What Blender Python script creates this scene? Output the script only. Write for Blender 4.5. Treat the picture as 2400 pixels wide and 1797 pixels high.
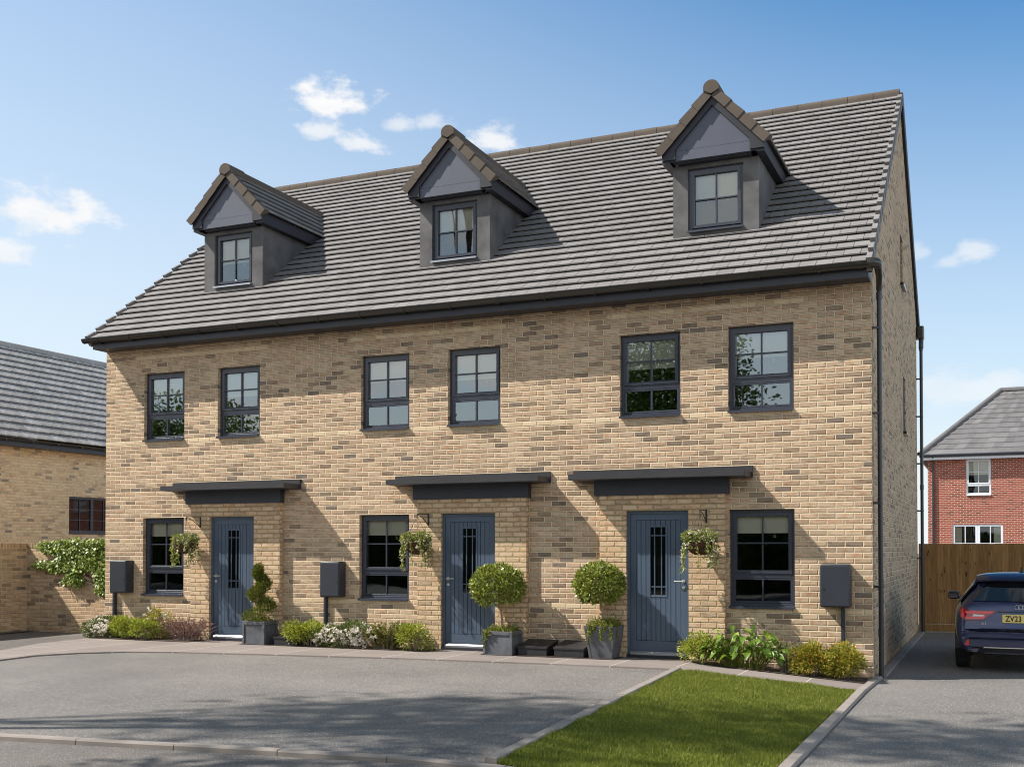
import bpy, bmesh, math, random
import numpy as np
from mathutils import Vector, Matrix, noise as mnoise

for o in list(bpy.data.objects):
    bpy.data.objects.remove(o, do_unlink=True)
SC = bpy.context.scene
COL = SC.collection
R = math.radians
rng = random.Random(7)

# ------------------------------------------------------------------ camera
cam_d = bpy.data.cameras.new("camera")
cam = bpy.data.objects.new("camera", cam_d)
COL.objects.link(cam)
cam.location = (1.5438, -15.7445, 1.5935)
cam.rotation_euler = (math.pi / 2 + 0.019, 0.0, 0.4131)
cam_d.sensor_width = 36.0
cam_d.lens = 38.946
cam_d.shift_x = 0.00093
cam_d.shift_y = 0.14086
cam_d.clip_start = 0.05
cam_d.clip_end = 3000
SC.camera = cam

# ------------------------------------------------------------------ render / exposure
SC.view_settings.view_transform = 'Standard'
SC.view_settings.look = 'None'
SC.view_settings.gamma = 1.0
SC.view_settings.use_curve_mapping = False
SC.view_settings.exposure = 0.76
SC.render.engine = 'CYCLES'
SC.cycles.use_denoising = True
SC.cycles.filter_width = 1.05
SC.cycles.max_bounces = 7
SC.cycles.transparent_max_bounces = 12
SC.cycles.caustics_reflective = False
SC.cycles.caustics_refractive = False

# ------------------------------------------------------------------ sun
SUN_TO = Vector((-2.1, -1.0, 2.42)).normalized()
SUN_EL = math.asin(SUN_TO.z)
SUN_AZ = math.atan2(SUN_TO.x, SUN_TO.y)
sun_d = bpy.data.lights.new("sun", 'SUN')
sun_d.energy = 4.0
sun_d.angle = R(0.6)
sun_d.color = (1.0, 0.945, 0.87)
sun = bpy.data.objects.new("sun", sun_d)
COL.objects.link(sun)
sun.location = (-30, -20, 40)
sun.rotation_euler = (-SUN_TO).to_track_quat('-Z', 'Y').to_euler()


def lin(r, g, b):
    f = lambda c: (c / 12.92) if c <= 0.04045 else ((c + 0.055) / 1.055) ** 2.4
    return (f(r / 255), f(g / 255), f(b / 255), 1.0)


# ------------------------------------------------------------------ node helper
class NG:
    def __init__(s, nt):
        s.nt = nt
        s.nt.nodes.clear()

    def n(s, t, **kw):
        nd = s.nt.nodes.new(t)
        for k, v in kw.items():
            setattr(nd, k, v)
        return nd

    def put(s, sock, v):
        if isinstance(v, bpy.types.NodeSocket):
            s.nt.links.new(v, sock)
        elif v is not None:
            sock.default_value = v

    def m(s, op, a, b=None, c=None, clamp=False):
        nd = s.n('ShaderNodeMath', operation=op, use_clamp=clamp)
        s.put(nd.inputs[0], a)
        if b is not None: s.put(nd.inputs[1], b)
        if c is not None: s.put(nd.inputs[2], c)
        return nd.outputs[0]

    def mix(s, fac, a, b, bt='MIX'):
        nd = s.n('ShaderNodeMix', data_type='RGBA', blend_type=bt)
        s.put(nd.inputs['Factor'], fac)
        s.put(nd.inputs[6], a)
        s.put(nd.inputs[7], b)
        return nd.outputs[2]

    def ramp(s, fac, stops, interp='LINEAR'):
        nd = s.n('ShaderNodeValToRGB')
        cr = nd.color_ramp
        cr.interpolation = interp
        while len(cr.elements) < len(stops): cr.elements.new(0.5)
        for e, (p, c) in zip(cr.elements, stops):
            e.position = p
            e.color = c
        s.put(nd.inputs[0], fac)
        return nd.outputs[0]

    def noise(s, vec, scale, detail=3.0, rough=0.55, dim='3D'):
        nd = s.n('ShaderNodeTexNoise', noise_dimensions=dim)
        if vec is not None: s.put(nd.inputs['Vector'], vec)
        nd.inputs['Scale'].default_value = scale
        nd.inputs['Detail'].default_value = detail
        nd.inputs['Roughness'].default_value = rough
        return nd.outputs['Fac']

    def smooth(s, x, lo, hi, a=0.0, b=1.0):
        nd = s.n('ShaderNodeMapRange', interpolation_type='SMOOTHSTEP')
        s.put(nd.inputs[0], x)
        for i, v in enumerate((lo, hi, a, b)): s.put(nd.inputs[i + 1], v)
        return nd.outputs[0]

    def comb(s, x, y, z):
        nd = s.n('ShaderNodeCombineXYZ')
        for i, v in enumerate((x, y, z)): s.put(nd.inputs[i], v)
        return nd.outputs[0]

    def sep(s, v):
        nd = s.n('ShaderNodeSeparateXYZ')
        s.put(nd.inputs[0], v)
        return nd.outputs

    def bump(s, h, strength=0.5, dist=0.01):
        nd = s.n('ShaderNodeBump')
        nd.inputs['Strength'].default_value = strength
        nd.inputs['Distance'].default_value = dist
        s.put(nd.inputs['Height'], h)
        return nd.outputs[0]

    def bsdf(s, color, rough=0.6, metal=0.0, normal=None, spec=0.5, coat=0.0):
        nd = s.n('ShaderNodeBsdfPrincipled')
        s.put(nd.inputs['Base Color'], color)
        s.put(nd.inputs['Roughness'], rough)
        s.put(nd.inputs['Metallic'], metal)
        s.put(nd.inputs['Specular IOR Level'], spec)
        nd.inputs['Coat Weight'].default_value = coat
        nd.inputs['Coat Roughness'].default_value = 0.03
        if normal is not None: s.put(nd.inputs['Normal'], normal)
        return nd.outputs[0]

    def out(s, sh):
        o = s.n('ShaderNodeOutputMaterial')
        s.nt.links.new(sh, o.inputs[0])


def new_mat(name):
    m = bpy.data.materials.new(name)
    m.use_nodes = True
    return m, NG(m.node_tree)


SKY_GAIN = (0.33, 0.61, 0.73, 1)
BACK = 1.25
ZEN = 0.40
# ------------------------------------------------------------------ world: sky and clouds
W = bpy.data.worlds.new("World")
SC.world = W
W.use_nodes = True
g = NG(W.node_tree)
sky = g.n('ShaderNodeTexSky', sky_type='NISHITA')
sky.sun_disc = False
sky.sun_elevation = SUN_EL
sky.sun_rotation = SUN_AZ
sky.altitude = 0.0
sky.air_density = 1.0
sky.dust_density = 0.9
sky.ozone_density = 2.2
tc = g.n('ShaderNodeTexCoord')
dx, dy, dz = g.sep(tc.outputs['Generated'])
az = g.m('MULTIPLY', g.m('ARCTAN2', dx, dy), 57.29578)
el = g.m('MULTIPLY', g.m('ARCSINE', dz), 57.29578)
ncoord = g.comb(g.m('MULTIPLY', az, 0.55), g.m('MULTIPLY', el, 0.95), 3.7)
n1 = g.noise(ncoord, 1.15, 7.0, 0.58)
n2 = g.noise(ncoord, 0.28, 4.0, 0.55)
CLOUDS = [(-32.9, 21.8, 2.5, 1.35, 1.0), (-33.5, 20.5, 1.7, 0.75, 0.75), (-31.5, 20.0, 2.0, 0.8, 0.85), (-29.4, 21.0, 1.4, 0.75, 0.6),
          (-27.9, 21.1, 1.4, 0.7, 0.6), (-24.4, 20.2, 2.2, 1.1, 0.85), (-46.3, 15.5, 2.9, 1.8, 1.0), (-44.9, 15.7, 1.9, 1.3, 0.95), (-47.0, 16.0, 1.8, 1.4, 0.9), (-48.2, 13.6, 2.0, 0.9, 0.8),
          (-0.95, 14.0, 1.6, 0.9, 0.6), (-2.1, 13.6, 1.0, 0.6, 0.45), (-3.3, 14.1, 0.9, 0.6, 0.4), (-1.0, 7.5, 4.0, 1.4, 0.5)]
cm = None
for (a0, e0, wa, we, s) in CLOUDS:
    da = g.m('MULTIPLY', g.m('SUBTRACT', az, a0), 1 / wa)
    de = g.m('MULTIPLY', g.m('SUBTRACT', el, e0), 1 / we)
    # flat-bottomed: the lower half falls off faster
    de = g.m('MULTIPLY', de, g.m('ADD', 1.0, g.m('MULTIPLY', g.m('LESS_THAN', de, 0.0), 0.5)))
    d = g.m('SQRT', g.m('ADD', g.m('MULTIPLY', da, da), g.m('MULTIPLY', de, de)))
    v = g.m('ADD', g.m('SUBTRACT', 0.80, d), g.m('MULTIPLY', g.m('SUBTRACT', n1, 0.5), 2.3))
    v = g.m('MULTIPLY', g.smooth(v, -0.12, 0.65), s)
    cm = v if cm is None else g.m('MAXIMUM', cm, v)
# broken cloud in the half of the sky behind the viewer
back = g.smooth(dy, 0.15, -0.15)
bm_ = g.m('MULTIPLY', g.m('MULTIPLY', g.smooth(n2, 0.46, 0.58), back), 0.9)
cm = g.m('MAXIMUM', cm, bm_)
K = 1 / (0.15 * 1.69)                                    # sky value that shows as 1.0
shade = g.ramp(g.noise(ncoord, 0.9, 4.0), [(0.3, (0.90 * K, 0.92 * K, 0.95 * K, 1)), (0.75, (1.02 * K, 1.01 * K, 1.0 * K, 1))])
# pale haze towards the horizon, wider on the sun's side
sunside = g.smooth(az, 10.0, -70.0)
top = g.m('ADD', 24.5, g.m('MULTIPLY', sunside, 24.0))
hz = g.m('SUBTRACT', 1.0, g.m('DIVIDE', el, top), clamp=True)
hz = g.m('MULTIPLY', g.m('MAXIMUM', g.m('POWER', hz, 1.15), g.m('MULTIPLY', g.smooth(el, 17.0, 1.0), 0.98)), 0.98)
grade = g.mix(1.0, sky.outputs[0], SKY_GAIN, 'MULTIPLY')
skyc = g.mix(hz, grade, (0.90 * K, 0.945 * K, 0.96 * K, 1))
skyc = g.mix(cm, skyc, shade)
# unseen sky behind the viewer brightened and warmed to set the fill light
skyc = g.mix(g.m('MULTIPLY', g.smooth(dy, 0.62, 0.0), 1.0), skyc, g.mix(1.0, skyc, (BACK, BACK * 0.945, BACK * 0.88, 1), 'MULTIPLY'))
skyc = g.mix(g.smooth(dx, 0.35, 0.85), skyc, g.mix(1.0, skyc, (1.75, 1.68, 1.55, 1), 'MULTIPLY'))  # unseen sky on the right brightened to fill the shaded walls
skyc = g.mix(g.smooth(el, 27.0, 58.0), skyc, g.mix(1.0, skyc, (ZEN, ZEN * 0.98, ZEN * 0.95, 1), 'MULTIPLY'))  # high sky above the view dimmed to weaken the fill on the ground
bg = g.n('ShaderNodeBackground')
bg.inputs[1].default_value = 0.15
g.put(bg.inputs[0], skyc)
wo = g.n('ShaderNodeOutputWorld')
W.node_tree.links.new(bg.outputs[0], wo.inputs[0])

# ------------------------------------------------------------------ mesh builder
def origin_of(p):
    v = Vector((0, 0, 0))
    while p is not None:
        v += p.location
        p = p.parent
    return v


class MB:
    """Collects shapes and links them as ONE mesh object; coordinates are world coordinates."""
    def __init__(s):
        s.v, s.f, s.r, s.mi = [], [], [], []
        s.rnd = 0.5
        s.mat = 0

    def face(s, pts):
        b = len(s.v)
        s.v.extend([tuple(p) for p in pts])
        s.f.append(tuple(range(b, b + len(pts))))
        s.r.append(s.rnd)
        s.mi.append(s.mat)

    def poly(s, pts, faces):
        b = len(s.v)
        s.v.extend([tuple(p) for p in pts])
        for f in faces:
            s.f.append(tuple(b + i for i in f))
            s.r.append(s.rnd)
            s.mi.append(s.mat)

    def hexa(s, p):
        """8 corners: bottom loop 0-3 counter-clockwise seen from above, top loop 4-7"""
        s.poly(p, [(3, 2, 1, 0), (4, 5, 6, 7), (0, 1, 5, 4), (1, 2, 6, 5), (2, 3, 7, 6), (3, 0, 4, 7)])

    def box(s, x0, x1, y0, y1, z0, z1):
        s.hexa([(x0, y0, z0), (x1, y0, z0), (x1, y1, z0), (x0, y1, z0), (x0, y0, z1), (x1, y0, z1), (x1, y1, z1), (x0, y1, z1)])

    def rbox(s, x0, x1, y0, y1, z0, z1, b=0.01, seg=2):
        bm = bmesh.new()
        bmesh.ops.create_cube(bm, size=1.0)
        for v in bm.verts:
            v.co = Vector(((x0 + x1) / 2 + v.co.x * (x1 - x0), (y0 + y1) / 2 + v.co.y * (y1 - y0), (z0 + z1) / 2 + v.co.z * (z1 - z0)))
        bmesh.ops.bevel(bm, geom=list(bm.edges), offset=b, segments=seg, profile=0.5, affect='EDGES')
        s.add_bm(bm)

    def add_bm(s, bm, M=None):
        bm.verts.index_update()
        pts = [(M @ v.co if M else v.co)[:] for v in bm.verts]
        s.poly(pts, [tuple(v.index for v in f.verts) for f in bm.faces])
        bm.free()

    def prism(s, poly, y0, y1, axis='y'):
        """polygon (a,b) extruded between y0,y1; axis y: (x,z), axis x: (y,z), axis z: (x,y)"""
        n = len(poly)
        mk = {'y': lambda a, b, t: (a, t, b), 'x': lambda a, b, t: (t, a, b), 'z': lambda a, b, t: (a, b, t)}[axis]
        pts = [mk(a, b, y0) for a, b in poly] + [mk(a, b, y1) for a, b in poly]
        fs = [tuple(range(n)), tuple(range(2 * n - 1, n - 1, -1))]
        for i in range(n):
            j = (i + 1) % n
            fs.append((j, i, n + i, n + j))
        s.poly(pts, fs)

    def tube(s, pts, rad, seg=8, caps=True):
        pts = [Vector(p) for p in pts]
        if not hasattr(rad, '__len__'): rad = [rad] * len(pts)
        rings = []
        up = Vector((0.13, 0.21, 1)).normalized()
        for i, p in enumerate(pts):
            d = (pts[min(i + 1, len(pts) - 1)] - pts[max(i - 1, 0)])
            d = d.normalized() if d.length > 1e-9 else Vector((0, 0, 1))
            a = d.cross(up)
            if a.length < 1e-3: a = d.cross(Vector((1, 0, 0)))
            a.normalize()
            b = d.cross(a)
            rings.append([p + (a * math.cos(t) + b * math.sin(t)) * rad[i] for t in [2 * math.pi * k / seg for k in range(seg)]])
        vs = [q for r_ in rings for q in r_]
        fs = []
        for i in range(len(pts) - 1):
            for k in range(seg):
                k2 = (k + 1) % seg
                fs.append((i * seg + k, i * seg + k2, (i + 1) * seg + k2, (i + 1) * seg + k))
        if caps:
            fs.append(tuple(range(seg - 1, -1, -1)))
            fs.append(tuple(range((len(pts) - 1) * seg, len(pts) * seg)))
        s.poly(vs, fs)

    def lathe(s, prof, cx, cy, seg=24, closed=False):
        vs, fs = [], []
        for (r_, z) in prof:
            for k in range(seg):
                t = 2 * math.pi * k / seg
                vs.append((cx + r_ * math.cos(t), cy + r_ * math.sin(t), z))
        for i in range(len(prof) - 1):
            for k in range(seg):
                k2 = (k + 1) % seg
                fs.append((i * seg + k, i * seg + k2, (i + 1) * seg + k2, (i + 1) * seg + k))
        s.poly(vs, fs)

    def build(s, name, mat, parent=None, smooth=False):
        o0 = origin_of(parent)
        me = bpy.data.meshes.new(name)
        me.from_pydata([(x - o0.x, y - o0.y, z - o0.z) for x, y, z in s.v], [], s.f)
        mats = mat if isinstance(mat, (list, tuple)) else [mat]
        for m in mats: me.materials.append(m)
        if len(mats) > 1: me.polygons.foreach_set('material_index', s.mi)
        a = me.attributes.new('rnd', 'FLOAT', 'FACE')
        a.data.foreach_set('value', s.r)
        if smooth: me.polygons.foreach_set('use_smooth', [True] * len(s.f))
        me.update()
        o = bpy.data.objects.new(name, me)
        COL.objects.link(o)
        if parent is not None: o.parent = parent
        return o


def smooth_by_angle(o, deg=35):
    me = o.data
    bm = bmesh.new()
    bm.from_mesh(me)
    bmesh.ops.remove_doubles(bm, verts=list(bm.verts), dist=0.0002)
    for f in bm.faces: f.smooth = True
    for e in bm.edges:
        if len(e.link_faces) == 2 and e.calc_face_angle(0) > R(deg): e.smooth = False
    bm.to_mesh(me)
    bm.free()
    return o


def tag(o, label=None, cat=None, group=None, kind=None):
    if label: o['label'] = label
    if cat: o['category'] = cat
    if group: o['group'] = group
    if kind: o['kind'] = kind
    return o


def thing(name, label, cat, loc=(0, 0, 0), group=None):
    o = bpy.data.objects.new(name, None)
    o.empty_display_size = 0.2
    COL.objects.link(o)
    o.location = loc
    return tag(o, label, cat, group)


def np_mesh(name, V, F, mat, parent=None, rnd=None):
    """fast mesh from arrays: V (n,3), F (m,k)"""
    o0 = origin_of(parent)
    V = np.asarray(V, np.float32) - np.array(o0, np.float32)
    F = np.asarray(F, np.int32)
    me = bpy.data.meshes.new(name)
    me.vertices.add(len(V))
    me.vertices.foreach_set('co', V.ravel())
    k = F.shape[1]
    me.loops.add(F.size)
    me.loops.foreach_set('vertex_index', F.ravel())
    me.polygons.add(len(F))
    me.polygons.foreach_set('loop_start', np.arange(0, F.size, k, dtype=np.int32))
    me.update(calc_edges=True)
    me.materials.append(mat)
    if rnd is not None:
        a = me.attributes.new('rnd', 'FLOAT', 'FACE')
        a.data.foreach_set('value', np.asarray(rnd, np.float32))
    o = bpy.data.objects.new(name, me)
    COL.objects.link(o)
    if parent is not None: o.parent = parent
    return o

# ------------------------------------------------------------------ materials
def attr(g, name='rnd'):
    a = g.n('ShaderNodeAttribute', attribute_type='GEOMETRY', attribute_name=name)
    return a.outputs['Fac']


def brick_mat(name, stops, mortar, pale=None, rows=(), bw=0.240, bh=0.0775, off=0.0054, joint=0.0105, rough_face=0.5, span_rows=(), uoff=0.0, tint=(1.06, 1.02, 0.99, 1)):
    m, g = new_mat(name)
    geo = g.n('ShaderNodeNewGeometry')
    px, py, pz = g.sep(geo.outputs['Position'])
    nx, ny, nz = g.sep(geo.outputs['True Normal'])
    side = g.m('GREATER_THAN', g.m('ABSOLUTE', nx), 0.7)
    flat = g.m('GREATER_THAN', g.m('ABSOLUTE', nz), 0.7)
    u = g.m('ADD', g.m('MULTIPLY', px, g.m('SUBTRACT', 1.0, side)), g.m('MULTIPLY', py, side))
    v = g.m('ADD', g.m('MULTIPLY', pz, g.m('SUBTRACT', 1.0, flat)), g.m('MULTIPLY', py, flat))
    u = g.m('ADD', u, 100.0 * bw + uoff)
    v = g.m('ADD', v, off)
    vr = g.m('DIVIDE', v, bh)
    row = g.m('FLOOR', vr)
    fv = g.m('MULTIPLY', g.m('FRACT', vr), bh)
    odd = g.m('FRACT', g.m('MULTIPLY', row, 0.5))
    ur = g.m('ADD', g.m('DIVIDE', u, bw), odd)
    col = g.m('FLOOR', ur)
    fu = g.m('MULTIPLY', g.m('FRACT', ur), bw)
    wob = g.m('MULTIPLY', g.m('SUBTRACT', g.noise(geo.outputs['Position'], 38.0, 2.0), 0.5), 0.004)
    e = g.m('MINIMUM', g.m('MINIMUM', fu, g.m('SUBTRACT', bw, fu)), g.m('MINIMUM', fv, g.m('SUBTRACT', bh, fv)))
    e = g.m('ADD', e, wob)
    face = g.smooth(e, joint * 0.42, joint * 0.62)
    wn = g.n('ShaderNodeTexWhiteNoise', noise_dimensions='3D')
    g.put(wn.inputs['Vector'], g.comb(col, row, g.m('ADD', side, 0.37)))
    rnd = wn.outputs['Value']
    rcol = wn.outputs['Color']
    c = g.ramp(rnd, stops)
    # burnt ends and drag marks inside each brick
    drag = g.noise(g.comb(g.m('MULTIPLY', u, 9.0), g.m('MULTIPLY', v, 22.0), g.m('MULTIPLY', rnd, 31.0)), 1.0, 3.0, 0.6)
    c = g.mix(g.smooth(drag, 0.46, 0.68, 0.0, 0.8), c, g.mix(1.0, c, (0.76, 0.62, 0.52, 1), 'MULTIPLY'))
    fine = g.noise(geo.outputs['Position'], 190.0, 2.0, 0.6)
    c = g.mix(1.0, c, g.ramp(fine, [(0.25, (0.72, 0.70, 0.68, 1)), (0.7, (1.16, 1.15, 1.13, 1))]), 'MULTIPLY')
    if pale is not None:
        pm = None
        for r_ in rows:
            t = g.m('COMPARE', row, float(r_), 0.5)
            pm = t if pm is None else g.m('MAXIMUM', pm, t)
        for (r_, xa, xb) in span_rows:
            t = g.m('COMPARE', row, float(r_), 0.5)
            t = g.m('MULTIPLY', t, g.m('MULTIPLY', g.m('GREATER_THAN', px, xa), g.m('LESS_THAN', px, xb)))
            pm = t if pm is None else g.m('MAXIMUM', pm, t)
        if pm is not None:
            pc = g.ramp(rnd, pale)
            pc = g.mix(1.0, pc, g.ramp(fine, [(0.25, (0.82, 0.8, 0.78, 1)), (0.7, (1.1, 1.1, 1.08, 1))]), 'MULTIPLY')
            c = g.mix(g.m('MULTIPLY', pm, g.m('SUBTRACT', 1.0, side)), c, pc)
    big = g.noise(geo.outputs['Position'], 0.5, 3.0)
    c = g.mix(1.0, c, g.ramp(big, [(0.3, (0.93, 0.92, 0.91, 1)), (0.7, (1.06, 1.06, 1.05, 1))]), 'MULTIPLY')
    mc = g.mix(0.5, mortar, g.mix(1.0, mortar, g.ramp(fine, [(0.3, (0.8, 0.8, 0.8, 1)), (0.7, (1.15, 1.15, 1.15, 1))]), 'MULTIPLY'))
    c = g.mix(1.0, g.mix(face, mc, c), tint, 'MULTIPLY')
    rock = g.noise(geo.outputs['Position'], 55.0, 4.0, 0.7)
    h = g.m('ADD', g.m('MULTIPLY', g.smooth(e, joint * 0.25, joint * 1.05), 1.0), g.m('MULTIPLY', rock, rough_face * 0.45))
    g.out(g.bsdf(c, 0.9, normal=g.bump(h, 0.9, 0.016), spec=0.25))
    return m


def plain(name, color, rough=0.5, metal=0.0, var=0.12, scale=6.0, bump=0.0, bscale=80.0, spec=0.5, coat=0.0):
    m, g = new_mat(name)
    geo = g.n('ShaderNodeNewGeometry')
    nz = g.noise(geo.outputs['Position'], scale, 4.0)
    c = g.mix(1.0, color, g.ramp(nz, [(0.3, (1 - var, 1 - var, 1 - var, 1)), (0.7, (1 + var, 1 + var, 1 + var, 1))]), 'MULTIPLY')
    nrm = None
    if bump: nrm = g.bump(g.noise(geo.outputs['Position'], bscale, 3.0), bump, 0.004)
    rr = g.m('ADD', rough - 0.05, g.m('MULTIPLY', g.noise(geo.outputs['Position'], scale * 3), 0.1), clamp=True)
    g.out(g.bsdf(c, rr, metal, nrm, spec, coat))
    return m


def leaf_mat(name, stops, rough=0.45, trans=0.25, spec=0.4):
    m, g = new_mat(name)
    c = g.ramp(attr(g), stops)
    b = g.bsdf(c, rough, spec=spec)
    t = g.n('ShaderNodeBsdfTranslucent')
    g.put(t.inputs[0], g.mix(1.0, c, (1.25, 1.2, 0.7, 1), 'MULTIPLY'))
    mx = g.n('ShaderNodeMixShader')
    mx.inputs[0].default_value = trans
    g.nt.links.new(b, mx.inputs[1])
    g.nt.links.new(t.outputs[0], mx.inputs[2])
    g.out(mx.outputs[0])
    return m


M = {}
# multi-tone buff brick of the terrace
M['brick'] = brick_mat('buff_brick', [(0.0, lin(178, 158, 136)), (0.15, lin(202, 179, 152)), (0.36, lin(208, 185, 158)), (0.52, lin(184, 160, 136)),
                       (0.66, lin(204, 176, 148)), (0.78, lin(188, 165, 141)), (0.86, lin(162, 142, 122)), (0.95, lin(144, 127, 111)), (1.0, lin(130, 120, 111))], lin(222, 205, 174),
                       pale=[(0.0, lin(218, 196, 164)), (0.5, lin(226, 205, 174)), (0.8, lin(212, 187, 156)), (1.0, lin(204, 180, 150))],
                       rows=(45, 9), span_rows=((65, -12.86, -9.94), (65, -8.33, -5.44), (65, -3.78, -0.90)), joint=0.0125, tint=(0.985, 0.968, 0.962, 1))
# rougher, paler brick of the porch projections
M['porch_brick'] = brick_mat('porch_brick', [(0.0, lin(204, 182, 155)), (0.3, lin(218, 196, 168)), (0.55, lin(198, 175, 150)), (0.75, lin(212, 183, 153)), (0.9, lin(188, 166, 143)), (1.0, lin(174, 156, 136))],
                             lin(172, 154, 114), rough_face=1.2, bw=0.2345, joint=0.0125)
M['neighbour_brick'] = brick_mat('brightened_yellow_brick', [(0.0, lin(240, 216, 178)), (0.4, lin(250, 228, 190)), (0.7, lin(236, 210, 172)), (0.88, lin(226, 200, 164)), (0.95, lin(190, 172, 148)), (1.0, lin(164, 152, 136))],  # albedo raised so the shaded wall looks sunlit
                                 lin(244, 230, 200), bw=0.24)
M['garden_brick'] = brick_mat('garden_wall_brick', [(0.0, lin(178, 156, 130)), (0.3, lin(200, 176, 147)), (0.6, lin(188, 164, 138)), (0.85, lin(172, 150, 127)), (0.95, lin(138, 122, 106)), (1.0, lin(122, 111, 101))],
                              lin(208, 190, 156), bw=0.24)
M['red_brick'] = brick_mat('red_brick', [(0.0, lin(150, 80, 66)), (0.4, lin(168, 92, 77)), (0.75, lin(160, 86, 72)), (0.92, lin(126, 70, 61)), (1.0, lin(112, 66, 59))],
                           lin(206, 178, 162), bw=0.235, bh=0.0775, joint=0.016)


def tile_mat(name, base, dark, light):
    m, g = new_mat(name)
    geo = g.n('ShaderNodeNewGeometry')
    c = g.ramp(attr(g), [(0.0, dark), (0.5, base), (1.0, light)])
    nz = g.noise(geo.outputs['Position'], 2.2, 5.0)
    c = g.mix(1.0, c, g.ramp(nz, [(0.3, (0.88, 0.87, 0.86, 1)), (0.7, (1.08, 1.08, 1.08, 1))]), 'MULTIPLY')
    f = g.noise(geo.outputs['Position'], 160.0, 3.0, 0.7)
    c = g.mix(1.0, c, g.ramp(f, [(0.3, (0.9, 0.9, 0.9, 1)), (0.7, (1.08, 1.08, 1.08, 1))]), 'MULTIPLY')
    g.out(g.bsdf(c, 0.78, normal=g.bump(f, 0.25, 0.002), spec=0.12))
    return m


M['tile'] = tile_mat('roof_tile', lin(134, 131, 130), lin(127, 124, 123), lin(141, 138, 137))
M['ridge_tile'] = tile_mat('ridge_tile', lin(98, 89, 81), lin(92, 83, 76), lin(105, 96, 87))
M['slate_tile'] = tile_mat('grey_roof_tile', lin(166, 163, 160), lin(150, 147, 144), lin(180, 177, 174))
M['slate_dark'] = tile_mat('dark_grey_roof_tile', lin(116, 114, 115), lin(104, 102, 103), lin(128, 126, 127))
M['anthracite'] = plain('anthracite_frame', lin(60, 63, 74), 0.26, var=0.05, scale=3)
M['fascia'] = plain('grey_blue_fascia', lin(50, 52, 61), 0.42, var=0.05, scale=2)
M['dark_trim'] = plain('dark_board', lin(40, 40, 48), 0.5, var=0.06, scale=3)
M['panel'] = plain('dormer_panel', lin(84, 87, 101), 0.5, var=0.05, scale=2)
M['canopy'] = plain('canopy_lead', lin(52, 50, 53), 0.5, var=0.14, scale=5)
M['canopy_face'] = plain('canopy_face', lin(50, 53, 62), 0.5, var=0.1, scale=5)
M['gutter'] = plain('gutter_plastic', lin(60, 57, 52), 0.16, var=0.05, scale=3)
M['pipe'] = plain('downpipe_plastic', lin(44, 46, 52), 0.25, var=0.05, scale=3)
M['render'] = plain('dormer_render', lin(97, 95, 95), 0.85, var=0.36, scale=2.6, bump=0.15, bscale=120)
M['door'] = plain('blue_door_paint', lin(76, 90, 107), 0.36, var=0.04, scale=3)
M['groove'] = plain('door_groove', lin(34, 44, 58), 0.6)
M['meter'] = plain('meter_box_plastic', lin(47, 50, 58), 0.42, var=0.05, scale=4)
M['steel'] = plain('brushed_steel', lin(206, 204, 198), 0.3, 0.6, var=0.04)
M['threshold'] = plain('aluminium_threshold', lin(170, 172, 176), 0.4, 0.8, var=0.05)
M['iron'] = plain('black_iron', lin(34, 32, 32), 0.5, var=0.1)
M['black_box'] = plain('black_timber_box', lin(38, 37, 40), 0.55, var=0.25, scale=9, bump=0.2, bscale=40)
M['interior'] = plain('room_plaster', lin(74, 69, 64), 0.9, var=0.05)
M['dark_glass'] = plain('dark_glass', lin(9, 10, 12), 0.04, var=0.0, spec=0.7)
M['white_upvc'] = plain('white_frame', lin(232, 236, 242), 0.35, var=0.02)
M['silver_trim'] = plain('sill_trim', lin(170, 172, 180), 0.3, 0.6, var=0.04)

# roller blind
m, g = new_mat('blind_fabric')
geo = g.n('ShaderNodeNewGeometry')
wv = g.noise(geo.outputs['Position'], 300, 2)
c = g.mix(1.0, lin(236, 231, 208), g.ramp(wv, [(0.3, (0.86, 0.86, 0.84, 1)), (0.7, (1.06, 1.06, 1.05, 1))]), 'MULTIPLY')
g.out(g.bsdf(c, 0.9))
M['blind'] = m

# window glass: clear pane with a coated reflection
def glass_mat(name, tint, base_refl, gain, wav=0.006):
    m, g = new_mat(name)
    geo = g.n('ShaderNodeNewGeometry')
    nr = g.bump(g.noise(geo.outputs['Position'], 1.6, 1.0), 0.25, wav)
    fr = g.n('ShaderNodeFresnel')
    fr.inputs[0].default_value = 1.5
    fac = g.m('ADD', g.m('MULTIPLY', fr.outputs[0], gain), base_refl, clamp=True)
    tr = g.n('ShaderNodeBsdfTransparent')
    tr.inputs[0].default_value = tint
    gl = g.n('ShaderNodeBsdfGlossy')
    gl.inputs['Roughness'].default_value = 0.012
    gl.inputs[0].default_value = (0.84, 0.93, 1.0, 1)
    g.nt.links.new(nr, gl.inputs['Normal'])
    mx = g.n('ShaderNodeMixShader')
    g.put(mx.inputs[0], fac)
    g.nt.links.new(tr.outputs[0], mx.inputs[1])
    g.nt.links.new(gl.outputs[0], mx.inputs[2])
    g.out(mx.outputs[0])
    return m


M['glass_low'] = glass_mat('clear_window_glass', (0.97, 0.97, 0.96, 1), 0.04, 1.6)
M['glass_mid'] = glass_mat('dormer_glass', (0.97, 0.97, 0.96, 1), 0.10, 1.8)
M['glass'] = glass_mat('window_glass', (0.95, 0.96, 0.95, 1), 0.19, 2.0)

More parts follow.
